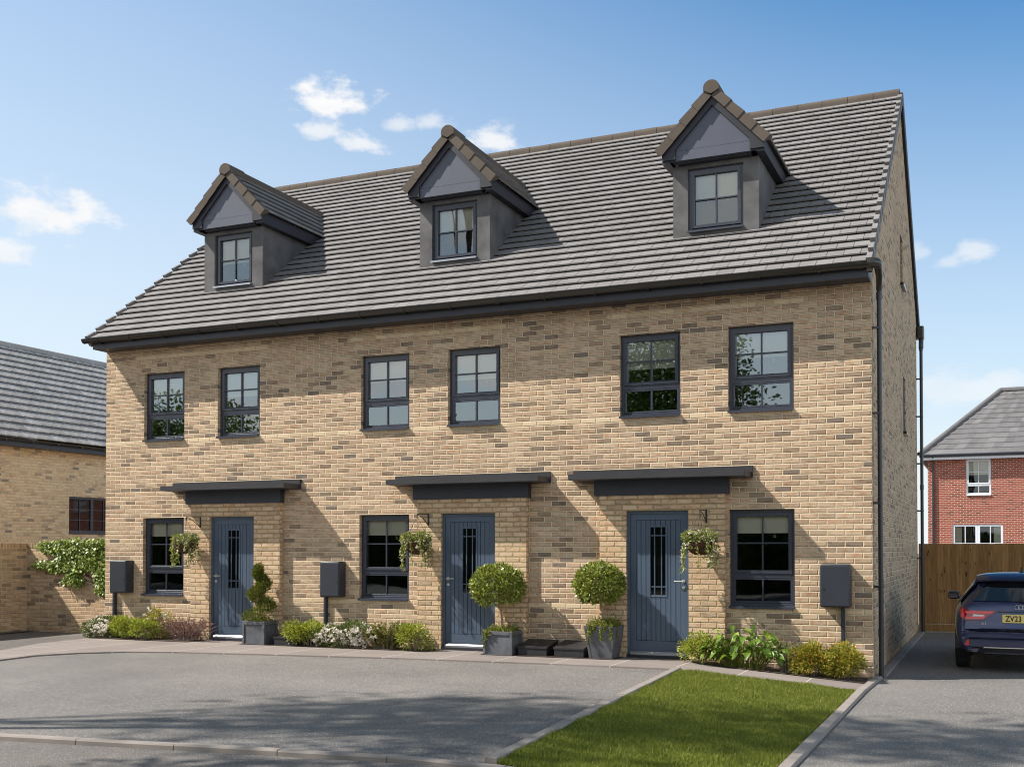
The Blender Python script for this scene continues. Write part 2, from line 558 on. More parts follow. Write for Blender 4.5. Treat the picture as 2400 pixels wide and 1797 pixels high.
# asphalt with pale stone chips
def asphalt(name, base, speck=0.5):
    m, g = new_mat(name)
    geo = g.n('ShaderNodeNewGeometry')
    P = geo.outputs['Position']
    vo = g.n('ShaderNodeTexVoronoi', feature='F1')
    g.put(vo.inputs['Vector'], P)
    vo.inputs['Scale'].default_value = 80.0
    chip = g.m('MULTIPLY', g.m('LESS_THAN', vo.outputs['Distance'], 0.42), g.m('GREATER_THAN', g.sep(vo.outputs['Color'])[0], 0.72))
    f = g.noise(P, 240.0, 2.0, 0.7)
    b = g.noise(P, 0.55, 5.0, 0.6)
    b2 = g.noise(P, 5.0, 3.0, 0.6)
    c = g.mix(1.0, base, g.ramp(f, [(0.25, (0.62, 0.62, 0.62, 1)), (0.75, (1.38, 1.37, 1.36, 1))]), 'MULTIPLY')
    c = g.mix(1.0, c, g.ramp(b, [(0.3, (0.80, 0.80, 0.81, 1)), (0.7, (1.18, 1.17, 1.15, 1))]), 'MULTIPLY')
    c = g.mix(1.0, c, g.ramp(b2, [(0.3, (0.94, 0.94, 0.94, 1)), (0.7, (1.06, 1.06, 1.06, 1))]), 'MULTIPLY')
    c = g.mix(g.m('MULTIPLY', chip, speck), c, lin(196, 192, 186))
    h = g.m('ADD', f, g.m('MULTIPLY', chip, 0.6))
    g.out(g.bsdf(c, 0.85, normal=g.bump(h, 0.7, 0.004), spec=0.3))
    return m


M['asphalt'] = asphalt('driveway_asphalt', lin(119, 115, 111), 0.75)
M['road_asphalt'] = asphalt('road_asphalt', lin(110, 105, 100), 0.5)

# paving slabs: joints run with world x, big soft stains
def slab_mat():
    m, g = new_mat('paving_slab')
    geo = g.n('ShaderNodeNewGeometry')
    P = geo.outputs['Position']
    px, py, pz = g.sep(P)
    ur = g.m('DIVIDE', g.m('ADD', px, 60.06), 0.86)
    fu = g.m('MULTIPLY', g.m('FRACT', ur), 0.86)
    e = g.m('MINIMUM', fu, g.m('SUBTRACT', 0.86, fu))
    wn = g.n('ShaderNodeTexWhiteNoise', noise_dimensions='1D')
    g.put(wn.inputs['W'], g.m('FLOOR', ur))
    c = g.ramp(wn.outputs['Value'], [(0.0, lin(138, 128, 122)), (0.5, lin(149, 138, 131)), (1.0, lin(144, 134, 128))])
    st = g.noise(g.comb(g.m('MULTIPLY', px, 0.6), g.m('MULTIPLY', py, 2.4), 0.0), 1.5, 5.0, 0.6)
    c = g.mix(1.0, c, g.ramp(st, [(0.3, (0.84, 0.83, 0.83, 1)), (0.7, (1.08, 1.08, 1.08, 1))]), 'MULTIPLY')
    f = g.noise(P, 120.0, 3.0, 0.6)
    c = g.mix(1.0, c, g.ramp(f, [(0.3, (0.92, 0.92, 0.92, 1)), (0.7, (1.06, 1.06, 1.06, 1))]), 'MULTIPLY')
    jm = g.smooth(e, 0.003, 0.008)
    c = g.mix(jm, lin(205, 196, 186), c)
    g.out(g.bsdf(c, 0.8, normal=g.bump(g.m('ADD', jm, g.m('MULTIPLY', f, 0.15)), 0.3, 0.003), spec=0.3))
    return m


M['slab'] = slab_mat()
M['kerb'] = plain('concrete_kerb', lin(148, 138, 130), 0.85, var=0.12, scale=4, bump=0.25, bscale=110)
M['soil'] = plain('bed_soil', lin(70, 56, 46), 0.95, var=0.35, scale=14, bump=0.9, bscale=45)
M['turf'] = plain('turf_soil', lin(62, 66, 34), 0.95, var=0.3, scale=9, bump=0.6, bscale=50)
M['grass'] = leaf_mat('grass_blade', [(0.0, lin(92, 104, 38)), (0.5, lin(128, 138, 56)), (0.85, lin(154, 158, 76)), (1.0, lin(186, 182, 112))], 0.5, 0.3, spec=0.35)
M['planter'] = plain('grey_stone_planter', lin(90, 92, 97), 0.7, var=0.28, scale=7, bump=0.2, bscale=60)
M['bark'] = plain('pale_bark', lin(150, 128, 104), 0.85, var=0.25, scale=30, bump=0.5, bscale=90)
M['dark_bark'] = plain('tree_bark', lin(84, 70, 58), 0.9, var=0.3, scale=12, bump=0.6, bscale=40)
M['twig'] = plain('grey_twig', lin(148, 136, 126), 0.85, var=0.2, scale=30)
M['coir'] = plain('coir_liner', lin(82, 52, 34), 0.95, var=0.4, scale=40, bump=0.9, bscale=160)

M['bay_leaf'] = leaf_mat('bay_leaf', [(0.0, lin(84, 96, 30)), (0.45, lin(124, 136, 52)), (0.8, lin(160, 166, 80)), (1.0, lin(198, 198, 128))], 0.34, 0.22, spec=0.6)
M['conifer_leaf'] = leaf_mat('conifer_leaf', [(0.0, lin(58, 68, 22)), (0.5, lin(98, 108, 38)), (0.85, lin(136, 138, 58)), (1.0, lin(128, 104, 58))], 0.5, 0.2)
M['lime_leaf'] = leaf_mat('lime_leaf', [(0.0, lin(96, 108, 34)), (0.5, lin(148, 158, 66)), (0.85, lin(184, 190, 96)), (1.0, lin(204, 204, 128))], 0.45, 0.3)
M['olive_leaf'] = leaf_mat('olive_leaf', [(0.0, lin(78, 84, 36)), (0.5, lin(118, 120, 56)), (0.8, lin(150, 142, 78)), (0.93, lin(150, 104, 76)), (1.0, lin(160, 112, 96))], 0.5, 0.28)
M['sage_leaf'] = leaf_mat('sage_leaf', [(0.0, lin(84, 92, 44)), (0.5, lin(128, 132, 70)), (1.0, lin(170, 168, 110))], 0.5, 0.28)
M['white_shrub_leaf'] = leaf_mat('candytuft_leaf', [(0.0, lin(62, 76, 38)), (0.5, lin(96, 110, 58)), (1.0, lin(136, 146, 88))], 0.45, 0.25)
M['berberis_leaf'] = leaf_mat('berberis_leaf', [(0.0, lin(76, 46, 46)), (0.5, lin(120, 74, 68)), (0.85, lin(148, 98, 86)), (1.0, lin(176, 128, 106))], 0.5, 0.25)
M['orange_leaf'] = leaf_mat('spirea_leaf', [(0.0, lin(88, 100, 34)), (0.4, lin(140, 146, 58)), (0.62, lin(176, 170, 80)), (0.8, lin(196, 164, 74)), (1.0, lin(206, 142, 70))], 0.45, 0.28)
M['broad_leaf'] = leaf_mat('broad_leaf', [(0.0, lin(64, 94, 28)), (0.5, lin(108, 138, 48)), (0.9, lin(148, 170, 76)), (1.0, lin(168, 178, 110))], 0.38, 0.28, spec=0.5)
M['ivy_leaf'] = leaf_mat('ivy_leaf', [(0.0, lin(80, 98, 38)), (0.45, lin(128, 146, 62)), (0.85, lin(166, 180, 92)), (1.0, lin(196, 204, 134))], 0.4, 0.25, spec=0.5)
M['basket_leaf'] = leaf_mat('basket_leaf', [(0.0, lin(84, 96, 46)), (0.5, lin(136, 144, 78)), (0.85, lin(182, 184, 120)), (1.0, lin(216, 214, 164))], 0.45, 0.28)
M['moss_leaf'] = leaf_mat('trailing_leaf', [(0.0, lin(78, 88, 30)), (0.5, lin(118, 124, 48)), (1.0, lin(160, 158, 78))], 0.5, 0.25)
M['tree_leaf'] = leaf_mat('tree_leaf', [(0.0, lin(50, 66, 24)), (0.5, lin(78, 98, 36)), (1.0, lin(112, 126, 52))], 0.5, 0.3)
M['white_petal'] = leaf_mat('white_petal', [(0.0, lin(214, 210, 206)), (0.5, lin(238, 234, 230)), (1.0, lin(226, 206, 214))], 0.6, 0.2)
M['purple_petal'] = leaf_mat('purple_petal', [(0.0, lin(96, 66, 74)), (1.0, lin(150, 110, 116))], 0.6, 0.2)


# stained timber of the fence, boards run vertically (x fixed per board through the face attribute)
def fence_mat():
    m, g = new_mat('fence_board')
    geo = g.n('ShaderNodeNewGeometry')
    px, py, pz = g.sep(geo.outputs['Position'])
    a = attr(g)
    gr = g.noise(g.comb(g.m('MULTIPLY', px, 42.0), g.m('MULTIPLY', a, 50.0), g.m('MULTIPLY', pz, 2.6)), 1.0, 5.0, 0.65)
    kn = g.noise(g.comb(g.m('MULTIPLY', px, 9.0), g.m('MULTIPLY', a, 30.0), g.m('MULTIPLY', pz, 4.0)), 1.0, 2.0)
    c = g.ramp(a, [(0.0, lin(146, 110, 68)), (0.5, lin(160, 122, 78)), (1.0, lin(172, 134, 88))])
    c = g.mix(1.0, c, g.ramp(gr, [(0.28, (0.55, 0.52, 0.5, 1)), (0.7, (1.2, 1.2, 1.18, 1))]), 'MULTIPLY')
    c = g.mix(g.smooth(kn, 0.66, 0.74), c, lin(58, 38, 24))
    g.out(g.bsdf(c, 0.8, normal=g.bump(gr, 0.3, 0.003), spec=0.25))
    return m


M['fence'] = fence_mat()

# ------------------------------------------------------------------ ground
def gz(x):
    """ground level: flat by the doors, falling to the side drive on the right"""
    if x <= -2.4: return 0.0
    if x >= 0.0: return -0.17
    return -0.17 * (x + 2.4) / 2.4


def sheet(name, poly, dz, mat, kind='structure', thick=None, breaks=(-2.4, -1.2, 0.0), parent=None):
    """polygon on the ground cut at the level changes; with thick it gets sides"""
    bm = bmesh.new()
    vs = [bm.verts.new((x, y, 0)) for x, y in poly]
    bm.faces.new(vs)
    for bx in breaks:
        bmesh.ops.bisect_plane(bm, geom=list(bm.verts) + list(bm.edges) + list(bm.faces), plane_co=(bx, 0, 0), plane_no=(1, 0, 0))
    if thick:
        r = bmesh.ops.extrude_face_region(bm, geom=list(bm.faces))
        low = [e for e in r['geom'] if isinstance(e, bmesh.types.BMVert)]
        lows = set(low)
        for v in bm.verts: v.co.z = gz(v.co.x) + dz - (thick if v in lows else 0)
    else:
        for v in bm.verts: v.co.z = gz(v.co.x) + dz
    bmesh.ops.recalc_face_normals(bm, faces=list(bm.faces))
    if not thick:
        for f in bm.faces:
            if f.normal.z < 0: f.normal_flip()
    mb = MB()
    mb.add_bm(bm)
    o = mb.build(name, mat, parent)
    if kind: o['kind'] = kind
    return o


sheet('ground', [(-400, -400), (400, -400), (400, 400), (-400, 400)], -0.05, M['road_asphalt'])

PATH = [(-0.04, 0.0), (-0.04, -1.32), (-2.4, -1.32), (-4.1, -1.36), (-6.5, -1.52), (-8.8, -1.84), (-10.1, -2.06), (-10.9, -2.33), (-11.42, -2.8), (-11.7, -3.35),
        (-11.62, -4.2), (-11.3, -5.2), (-10.6, -6.6), (-9.8, -7.8), (-8.9, -9.05), (-9.75, -9.15), (-10.9, -7.9), (-11.7, -6.7), (-12.35, -4.6), (-12.8, -3.02), (-13.3, -1.8),
        (-13.34, -0.7), (-13.56, 0.0)]
sheet('path', PATH, 0.0, M['slab'], thick=0.055)
DRIVE = [(-2.36, -1.325)] + PATH[3:15] + [(-8.3, -9.02), (-2.02, -8.15)]
sheet('driveway', DRIVE, -0.022, M['asphalt'])
# front road beyond the kerb
KB = lambda x: -8.75 + 0.139 * (x + 6.32)
sheet('road', [(-40, -40), (25, -40), (25, KB(0) - 0.1), (-0.0, KB(0) - 0.12), (-8.4, KB(-8.4) - 0.12), (-9.8, -9.3), (-12.5, -7.2), (-14.5, -4), (-16.0, -1.5), (-16.0, 0.7), (-40, 0.7)], -0.03, M['road_asphalt'])
# the side drive
sheet('side_drive', [(0.04, -7.9), (6.2, -7.9), (6.2, 9.45), (0.04, 9.45)], -0.004, M['asphalt'])

# kerb edgings, laid as separate stones
def kerb_run(name, pts, w, dz, h, label, stone=0.9, cat='kerb'):
    mb = MB()
    for (a, b) in zip(pts[:-1], pts[1:]):
        a, b = Vector((a[0], a[1])), Vector((b[0], b[1]))
        L = (b - a).length
        n = max(1, round(L / stone))
        d = (b - a) / L
        nrm = Vector((-d.y, d.x)) * w / 2
        for k in range(n):
            p, q = a + d * (L * k / n + 0.004), a + d * (L * (k + 1) / n - 0.004)
            j = rng.uniform(-0.002, 0.002)
            c = [p - nrm, q - nrm, q + nrm, p + nrm]
            c2 = [p - nrm * 0.8, q - nrm * 0.8, q + nrm * 0.8, p + nrm * 0.8]
            mb.hexa([(v.x, v.y, gz(v.x) + dz - h + j) for v in c] + [(v.x, v.y, gz(v.x) + dz - 0.012 + j) for v in c])
            mb.hexa([(v.x, v.y, gz(v.x) + dz - 0.012 + j) for v in c] + [(v.x, v.y, gz(v.x) + dz + j) for v in c2])
    o = mb.build(name, M['kerb'])
    return tag(o, kind='structure')


kerb_run('kerb', [(-2.34, -1.38), (-2.0, -8.05)], 0.10, 0.035, 0.12, '')
kerb_run('kerb', [(0.06, 0.32), (0.0, -1.4), (-0.02, -8.0)], 0.11, 0.035, 0.14, '')
kerb_run('kerb', [(-8.3, KB(-8.3)), (0.0, KB(0.0))], 0.10, 0.004, 0.12, '', stone=0.915)
kerb_run('kerb', [(0.075, 0.36), (0.075, 9.36)], 0.13, 0.02, 0.12, '')
kerb_run('kerb', [(0.16, 9.40), (6.2, 9.40)], 0.06, 0.02, 0.12, '')

# planting beds
sheet('bed_soil', [(-13.5, -0.62), (-11.15, -0.6), (-11.15, 0.02), (-13.5, 0.02)], 0.008, M['soil'])
sheet('bed_soil', [(-10.12, -0.56), (-6.55, -0.53), (-6.55, 0.02), (-10.12, 0.02)], 0.008, M['soil'])
sheet('bed_soil', [(-5.62, -0.60), (-3.50, -0.56), (-3.50, 0.02), (-5.62, 0.02)], 0.008, M['soil'])
sheet('bed_soil', [(-2.42, -0.42), (-2.0, -0.56), (-0.06, -0.62), (-0.06, 0.02), (-2.42, 0.02)], 0.010, M['soil'])

# lawn: soil sheet plus individual blades
LAWN = [(-2.28, -1.42), (-0.09, -1.42), (-0.10, -7.98), (-1.94, -8.06)]
sheet('turf', LAWN, -0.006, M['turf'])


def grass(name, n, x0, x1, y0, y1, inside, hmin, hmax, seed):
    r = np.random.default_rng(seed)
    # denser close to the viewer is not needed: even scatter, broken by clumps
    x = r.uniform(x0, x1, n * 2)
    y = r.uniform(y0, y1, n * 2)
    keep = inside(x, y)
    x, y = x[keep][:n], y[keep][:n]
    n = len(x)
    z = np.where(x <= -2.4, 0.0, np.where(x >= 0, -0.17, -0.17 * (x + 2.4) / 2.4)) - 0.008
    clump = 0.5 + 0.25 * np.sin(x * 9.1 + 1.3 * np.sin(y * 7)) + 0.25 * np.sin(y * 8.3 + 1.7 * np.sin(x * 6))
    h = r.uniform(hmin, hmax, n) * (0.75 + 0.5 * clump)
    a = r.uniform(0, 2 * np.pi, n)
    lean = r.uniform(0.1, 0.75, n) * h
    la = r.uniform(0, 2 * np.pi, n)
    w = r.uniform(0.0022, 0.0042, n)
    bx, by = np.cos(a) * w, np.sin(a) * w
    mx, my = np.cos(la) * lean * 0.35, np.sin(la) * lean * 0.35
    tx, ty = np.cos(la) * lean, np.sin(la) * lean
    V = np.empty((n, 5, 3))
    V[:, 0] = np.stack([x - bx, y - by, z], 1)
    V[:, 1] = np.stack([x + bx, y + by, z], 1)
    V[:, 2] = np.stack([x + mx + bx * 0.8, y + my + by * 0.8, z + h * 0.6], 1)
    V[:, 3] = np.stack([x + tx, y + ty, z + h], 1)
    V[:, 4] = np.stack([x + mx - bx * 0.8, y + my - by * 0.8, z + h * 0.6], 1)
    F = np.arange(n * 5).reshape(n, 5)
    rnd = np.clip(r.normal(0.45, 0.2, n) + 0.15 * (clump - 0.5), 0, 1)
    return tag(np_mesh(name, V.reshape(-1, 3), F, M['grass'], None, rnd), 'small mown green lawn between the pale kerbs in front of the right-hand door', 'lawn', kind='stuff')


def in_lawn(x, y):
    t = (y + 1.42) / (-8.06 + 1.42)
    xl = -2.30 + t * (0.34)
    return (x > xl + 0.0) & (x < -0.075 - 0.02 * t)


grass('lawn', 120000, -2.35, -0.05, -8.06, -1.40, in_lawn, 0.028, 0.052, 3)

# ------------------------------------------------------------------ the terrace
EAVE_Y, EAVE_Z, PITCH = -0.39, 5.41, 0.775
RIDGE_Y, RIDGE_Z = 5.31, 9.86
DEPTH = 9.38
REAR_Y = 9.80
roofz = lambda y: EAVE_Z + (y - EAVE_Y) * PITCH
rear_z = lambda y: RIDGE_Z - (y - RIDGE_Y) * PITCH
SOFFIT = 5.225
SLOPE = Vector((0, 1, PITCH)).normalized()
NORM = Vector((0, -PITCH, 1)).normalized()


def wall_cells(mb, u0, u1, z0, z1, opens, plane, reveal, axis='y', out=-1, top=None):
    """plane wall with real rectangular openings and reveals; axis y: u = x, wall faces out*y"""
    us = sorted({u0, u1, *[o[0] for o in opens], *[o[1] for o in opens]})
    zs = sorted({z0, z1, *[o[2] for o in opens], *[o[3] for o in opens]})
    P = (lambda u, d, z: (u, plane - out * d, z)) if axis == 'y' else (lambda u, d, z: (plane - out * d, u, z))
    flip = (axis == 'y' and out > 0) or (axis == 'x' and out < 0)

    def q(a, b, c, d):
        mb.face([a, b, c, d][::-1] if flip else [a, b, c, d])
    for i in range(len(us) - 1):
        for j in range(len(zs) - 1):
            cu, cz = (us[i] + us[i + 1]) / 2, (zs[j] + zs[j + 1]) / 2
            if any(o[0] < cu < o[1] and o[2] < cz < o[3] for o in opens): continue
            q(P(us[i], 0, zs[j]), P(us[i + 1], 0, zs[j]), P(us[i + 1], 0, zs[j + 1]), P(us[i], 0, zs[j + 1]))
    for (a, b, c, d) in opens:
        t = reveal
        q(P(a, 0, c), P(a, 0, d), P(a, t, d), P(a, t, c))
        q(P(b, 0, d), P(b, 0, c), P(b, t, c), P(b, t, d))
        q(P(a, 0, d), P(b, 0, d), P(b, t, d), P(a, t, d))
        q(P(b, 0, c), P(a, 0, c), P(a, t, c), P(b, t, c))


def frame_rect(mb, x0, x1, z0, z1, w, y0, y1, wb=None):
    wb = wb or w
    mb.box(x0, x0 + w, y0, y1, z0, z1)
    mb.box(x1 - w, x1, y0, y1, z0, z1)
    mb.box(x0 + w, x1 - w, y0, y1, z1 - w, z1)
    # the bottom rail carries a bevel that catches the light
    mb.prism([(y0, z0), (y1, z0), (y1, z0 + wb), (y0 + 0.012, z0 + wb), (y0, z0 + wb - 0.012)], x0 + w, x1 - w, axis='x')


def window(parent, name, x0, x1, z0, z1, yw, two=True, blind=0.4, set_back=0.075, mat=None, sill_mat=None, label=None, pull=True, bars=True):
    """casement over a fixed light; frame is the part, pane / blind / sill its sub-parts"""
    mat = mat or M['anthracite']
    sill_mat = sill_mat or M['anthracite']
    y = yw + set_back
    mb = MB()
    e = 0.001
    frame_rect(mb, x0 + e, x1 - e, z0 + e, z1 - e, 0.045, y, y + 0.065)
    pane = MB()
    ix0, ix1 = x0 + 0.045, x1 - 0.045
    if two:
        zt = z0 + 0.43
        mb.box(ix0, ix1, y + 0.002, y + 0.063, zt - 0.03, zt + 0.03)
        su = (ix0 + 0.003, ix1 - 0.003, zt + 0.033, z1 - 0.048)
        lo = (ix0 + 0.003, ix1 - 0.003, z0 + 0.048, zt - 0.033)
    else:
        su = (ix0 + 0.003, ix1 - 0.003, z0 + 0.048, z1 - 0.048)
        lo = None
    frame_rect(mb, su[0], su[1], su[2], su[3], 0.048, y - 0.014, y + 0.05)
    cx, cz = (x0 + x1) / 2, (su[2] + su[3]) / 2
    if bars:
        mb.box(cx - 0.010, cx + 0.010, y + 0.004, y + 0.028, su[2] + 0.048, su[3] - 0.048)
        mb.box(su[0] + 0.048, cx - 0.010, y + 0.005, y + 0.027, cz - 0.010, cz + 0.010)
        mb.box(cx + 0.010, su[1] - 0.048, y + 0.005, y + 0.027, cz - 0.010, cz + 0.010)
    a_, b_, c_, d_ = su[0] + 0.046, su[1] - 0.046, su[2] + 0.046, su[3] - 0.046
    pane.face([(a_, y + 0.03, c_), (b_, y + 0.03, c_), (b_, y + 0.03, d_), (a_, y + 0.03, d_)])
    if lo:
        frame_rect(mb, lo[0], lo[1], lo[2], lo[3], 0.024, y + 0.006, y + 0.05)
        mb.box(cx - 0.010, cx + 0.010, y + 0.008, y + 0.03, lo[2] + 0.024, lo[3] - 0.024)
        a_, b_, c_, d_ = lo[0] + 0.022, lo[1] - 0.022, lo[2] + 0.022, lo[3] - 0.022
        pane.face([(a_, y + 0.032, c_), (b_, y + 0.032, c_), (b_, y + 0.032, d_), (a_, y + 0.032, d_)])
    w = mb.build(name, mat, parent)
    if label: w['label'] = label
    return w, pane, su, y


def finish_window(w, pane, su, y, x0, x1, z0, yw, blind, sill_mat, sill=True, pull=True, sub=None, glass='glass'):
    p = sub or w
    pane.build('pane', M[glass], p)
    if sill:
        s = MB()
        s.prism([(yw - 0.05, z0 - 0.004), (yw - 0.05, z0 - 0.024), (yw + 0.074, z0 - 0.004), (yw + 0.074, z0 + 0.012)], x0 + 0.002, x1 - 0.002, axis='x')
        s.box(x0 + 0.002, x1 - 0.002, yw - 0.052, yw - 0.040, z0 - 0.034, z0 - 0.003)
        s.build('sill', sill_mat, p)
    if blind:
        b = MB()
        zb = su[3] - 0.02 - blind
        b.box(su[0] + 0.02, su[1] - 0.02, y + 0.075, y + 0.077, zb, su[3] - 0.02)
        b.box(su[0] + 0.02, su[1] - 0.02, y + 0.070, y + 0.082, zb - 0.018, zb)
        if pull:
            xp = (su[0] + su[1]) / 2 + 0.16
            b.tube([(xp, y + 0.068, zb - 0.018), (xp, y + 0.068, zb - 0.05)], 0.002, 4)
            ring = [(xp + 0.016 * math.cos(t), y + 0.068, zb - 0.066 + 0.016 * math.sin(t)) for t in [2 * math.pi * k / 10 for k in range(11)]]
            b.tube(ring, 0.004, 5, caps=False)
        b.build('blind', M['blind'], p)


def door(parent, x0, x1, z0, z1, yf, handle_right):
    """boarded composite door in its frame; front of the porch brick at yf"""
    y = yf + 0.062
    f = MB()
    f.box(x0 + .001, x0 + 0.045, y - 0.004, y + 0.06, z0, z1 - .001)
    f.box(x1 - 0.045, x1 - .001, y - 0.004, y + 0.06, z0, z1 - .001)
    f.box(x0 + 0.045, x1 - 0.045, y - 0.004, y + 0.06, z1 - 0.045, z1 - .001)
    fr = f.build('door_frame', M['door'], parent)
    a, b = x0 + 0.048, x1 - 0.048
    zb, zt = z0 + 0.05, z1 - 0.048
    yl = y + 0.012
    g0, g1 = a + 0.085, b - 0.085            # grooved field
    zg0, zg1 = zb + 0.15, zt - 0.085
    px = (a + b) / 2 - 0.005
    pw = 0.112
    pz0, pz1 = z0 + 0.87, z0 + 1.86
    d = MB()
    d.box(a, g0, yl, yl + 0.04, zb, zt)
    d.box(g1, b, yl, yl + 0.04, zb, zt)
    d.box(g0, g1, yl, yl + 0.04, zb, zg0)
    d.box(g0, g1, yl, yl + 0.04, zg1, zt)
    nb = 9
    bw = (g1 - g0) / nb
    for k in range(nb):
        xa, xb = g0 + k * bw + 0.0045, g0 + (k + 1) * bw - 0.0045
        for (za, zc) in ((zg0 + 0.006, zg1 - 0.006),):
            segs = [(za, zc)]
            if xb > px - pw - 0.03 and xa < px + pw + 0.03:
                segs = [(za, pz0 - 0.03), (pz1 + 0.03, zc)]
                if xa < px - pw - 0.03:
                    d.box(xa, px - pw - 0.03, yl + 0.0005, yl + 0.036, pz0 - 0.03, pz1 + 0.03)
                if xb > px + pw + 0.03:
                    d.box(px + pw + 0.03, xb, yl + 0.0005, yl + 0.036, pz0 - 0.03, pz1 + 0.03)
            for (s0, s1) in segs:
                d.box(xa, xb, yl + 0.0005, yl + 0.036, s0, s1)
    # groove bottoms
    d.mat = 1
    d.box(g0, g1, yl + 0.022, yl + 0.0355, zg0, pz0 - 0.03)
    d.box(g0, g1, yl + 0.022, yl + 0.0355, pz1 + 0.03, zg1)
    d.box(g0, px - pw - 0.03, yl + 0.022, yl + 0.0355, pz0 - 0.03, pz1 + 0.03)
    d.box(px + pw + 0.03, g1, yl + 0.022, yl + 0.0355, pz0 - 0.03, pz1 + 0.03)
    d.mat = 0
    frame_rect(d, px - pw - 0.029, px + pw + 0.029, pz0 - 0.029, pz1 + 0.029, 0.026, yl - 0.007, yl + 0.03)
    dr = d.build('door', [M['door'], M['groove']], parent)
    gl = MB()
    gl.box(px - pw - 0.004, px + pw + 0.004, yl + 0.012, yl + 0.018, pz0 - 0.004, pz1 + 0.004)
    gl.build('pane', M['dark_glass'], dr)
    lb = MB()
    for xx in (px - pw + 0.06, px + pw - 0.06):
        lb.box(xx - 0.008, xx + 0.008, yl + 0.001, yl + 0.0115, pz0, pz1)
    for zz in (pz0 + 0.12, pz1 - 0.12):
        lb.box(px - pw, px + pw, yl + 0.002, yl + 0.0113, zz - 0.008, zz + 0.008)
    lb.build('glazing_bar', M['door'], dr)
    # lever handle on a round rose
    h = MB()
    hx = (b - 0.045) if handle_right else (a + 0.05)
    hz = z0 + 1.075
    sg = -1 if handle_right else 1
    h.tube([(hx, yl, hz), (hx, yl - 0.012, hz)], 0.026, 14)
    h.tube([(hx, yl - 0.01, hz), (hx, yl - 0.055, hz)], 0.010, 8)
    h.tube([(hx - sg * 0.012, yl - 0.055, hz), (hx + sg * 0.05, yl - 0.057, hz), (hx + sg * 0.125, yl - 0.052, hz)], 0.0095, 8)
    smooth_by_angle(h.build('handle', M['steel'], dr))
    k_ = MB()
    k_.tube([(hx, yl + 0.002, hz - 0.095), (hx, yl - 0.008, hz - 0.095)], 0.022, 14)
    k_.build('lock', M['steel'], dr)
    t = MB()
    t.prism([(y - 0.03, z0 - 0.005), (y + 0.06, z0 - 0.005), (y + 0.06, z0 + 0.046), (y - 0.012, z0 + 0.046), (y - 0.03, z0 + 0.024)], x0 + 0.046, x1 - 0.046, axis='x')
    t.build('threshold', M['threshold'], parent)
    st = MB()
    st.box(x0 + 0.002, x1 - 0.002, yf + 0.004, yf + 0.1, -0.03, z0 - 0.006)
    st.build('door_step', M['dark_trim'], parent)


def canopy(parent, ux0, ux1, sx0, sx1, bx0, bx1):
    c = MB()
    c.box(sx0, sx1, -0.48, -0.046, 2.604, 2.688)
    c.box(sx0 + 0.004, sx1 - 0.004, -0.484, -0.4802, 2.61, 2.682)
    c.box(ux0, ux1, -0.045, -0.001, 2.600, 2.772)
    cp = c.build('canopy', M['canopy'], parent)
    b = MB()
    b.box(bx0, bx1, -0.135, -0.002, 2.382, 2.603)
    b.build('canopy_fascia', M['canopy_face'], cp)


def porch(parent, x0, x1, dx0, dx1, zd0, zd1):
    mb = MB()
    yf = -0.10
    wall_cells(mb, x0, x1, -0.2, 2.381, [(dx0, dx1, -0.2, zd1)], yf, 0.0985, 'y', -1)
    mb.face([(x0, -0.001, -0.2), (x0, yf, -0.2), (x0, yf, 2.381), (x0, -0.001, 2.381)])
    mb.face([(x1, yf, -0.2), (x1, -0.001, -0.2), (x1, -0.001, 2.381), (x1, yf, 2.381)])
    mb.build('porch', M['porch_brick'], parent)


def tile_rows(mb, origin, udir, sdir, ndir, u0, u1, rows, gauge, tw, th, skip=None, urange=None, jitter=True, seed=1):
    """overlapping flat tiles: each a thin wedge whose lower edge stands proud"""
    r = random.Random(seed)
    o = Vector(origin)
    for j in range(rows):
        a0, a1 = (u0, u1) if urange is None else urange(j)
        if a1 - a0 < 0.03: continue
        s0, s1 = j * gauge, (j + 1) * gauge + 0.03
        u = math.floor(a0 / tw) * tw - (tw / 2 if j % 2 else 0.0)
        while u < a1 - 1e-6:
            ua, ub = max(u, a0), min(u + tw, a1)
            u += tw
            if ub - ua < 0.02: continue
            if skip and skip((ua + ub) / 2, (s0 + s1) / 2, ua, ub, s0): continue
            mb.rnd = min(1, max(0, r.gauss(0.5, 0.22)))
            dn = r.uniform(-0.0015, 0.0015) if jitter else 0
            ga = 0.0036
            P = lambda uu, ss, nn: tuple(o + udir * uu + sdir * ss + ndir * nn)
            lo_t, hi_t = th + 0.012 + dn, 0.010 + dn
            mb.hexa([P(ua + ga, s0, lo_t - 0.022), P(ub - ga, s0, lo_t - 0.022), P(ub - ga, s1, -0.012), P(ua + ga, s1, -0.012),
                     P(ua + ga, s0, lo_t), P(ub - ga, s0, lo_t), P(ub - ga, s1, hi_t), P(ua + ga, s1, hi_t)])
    mb.rnd = 0.5


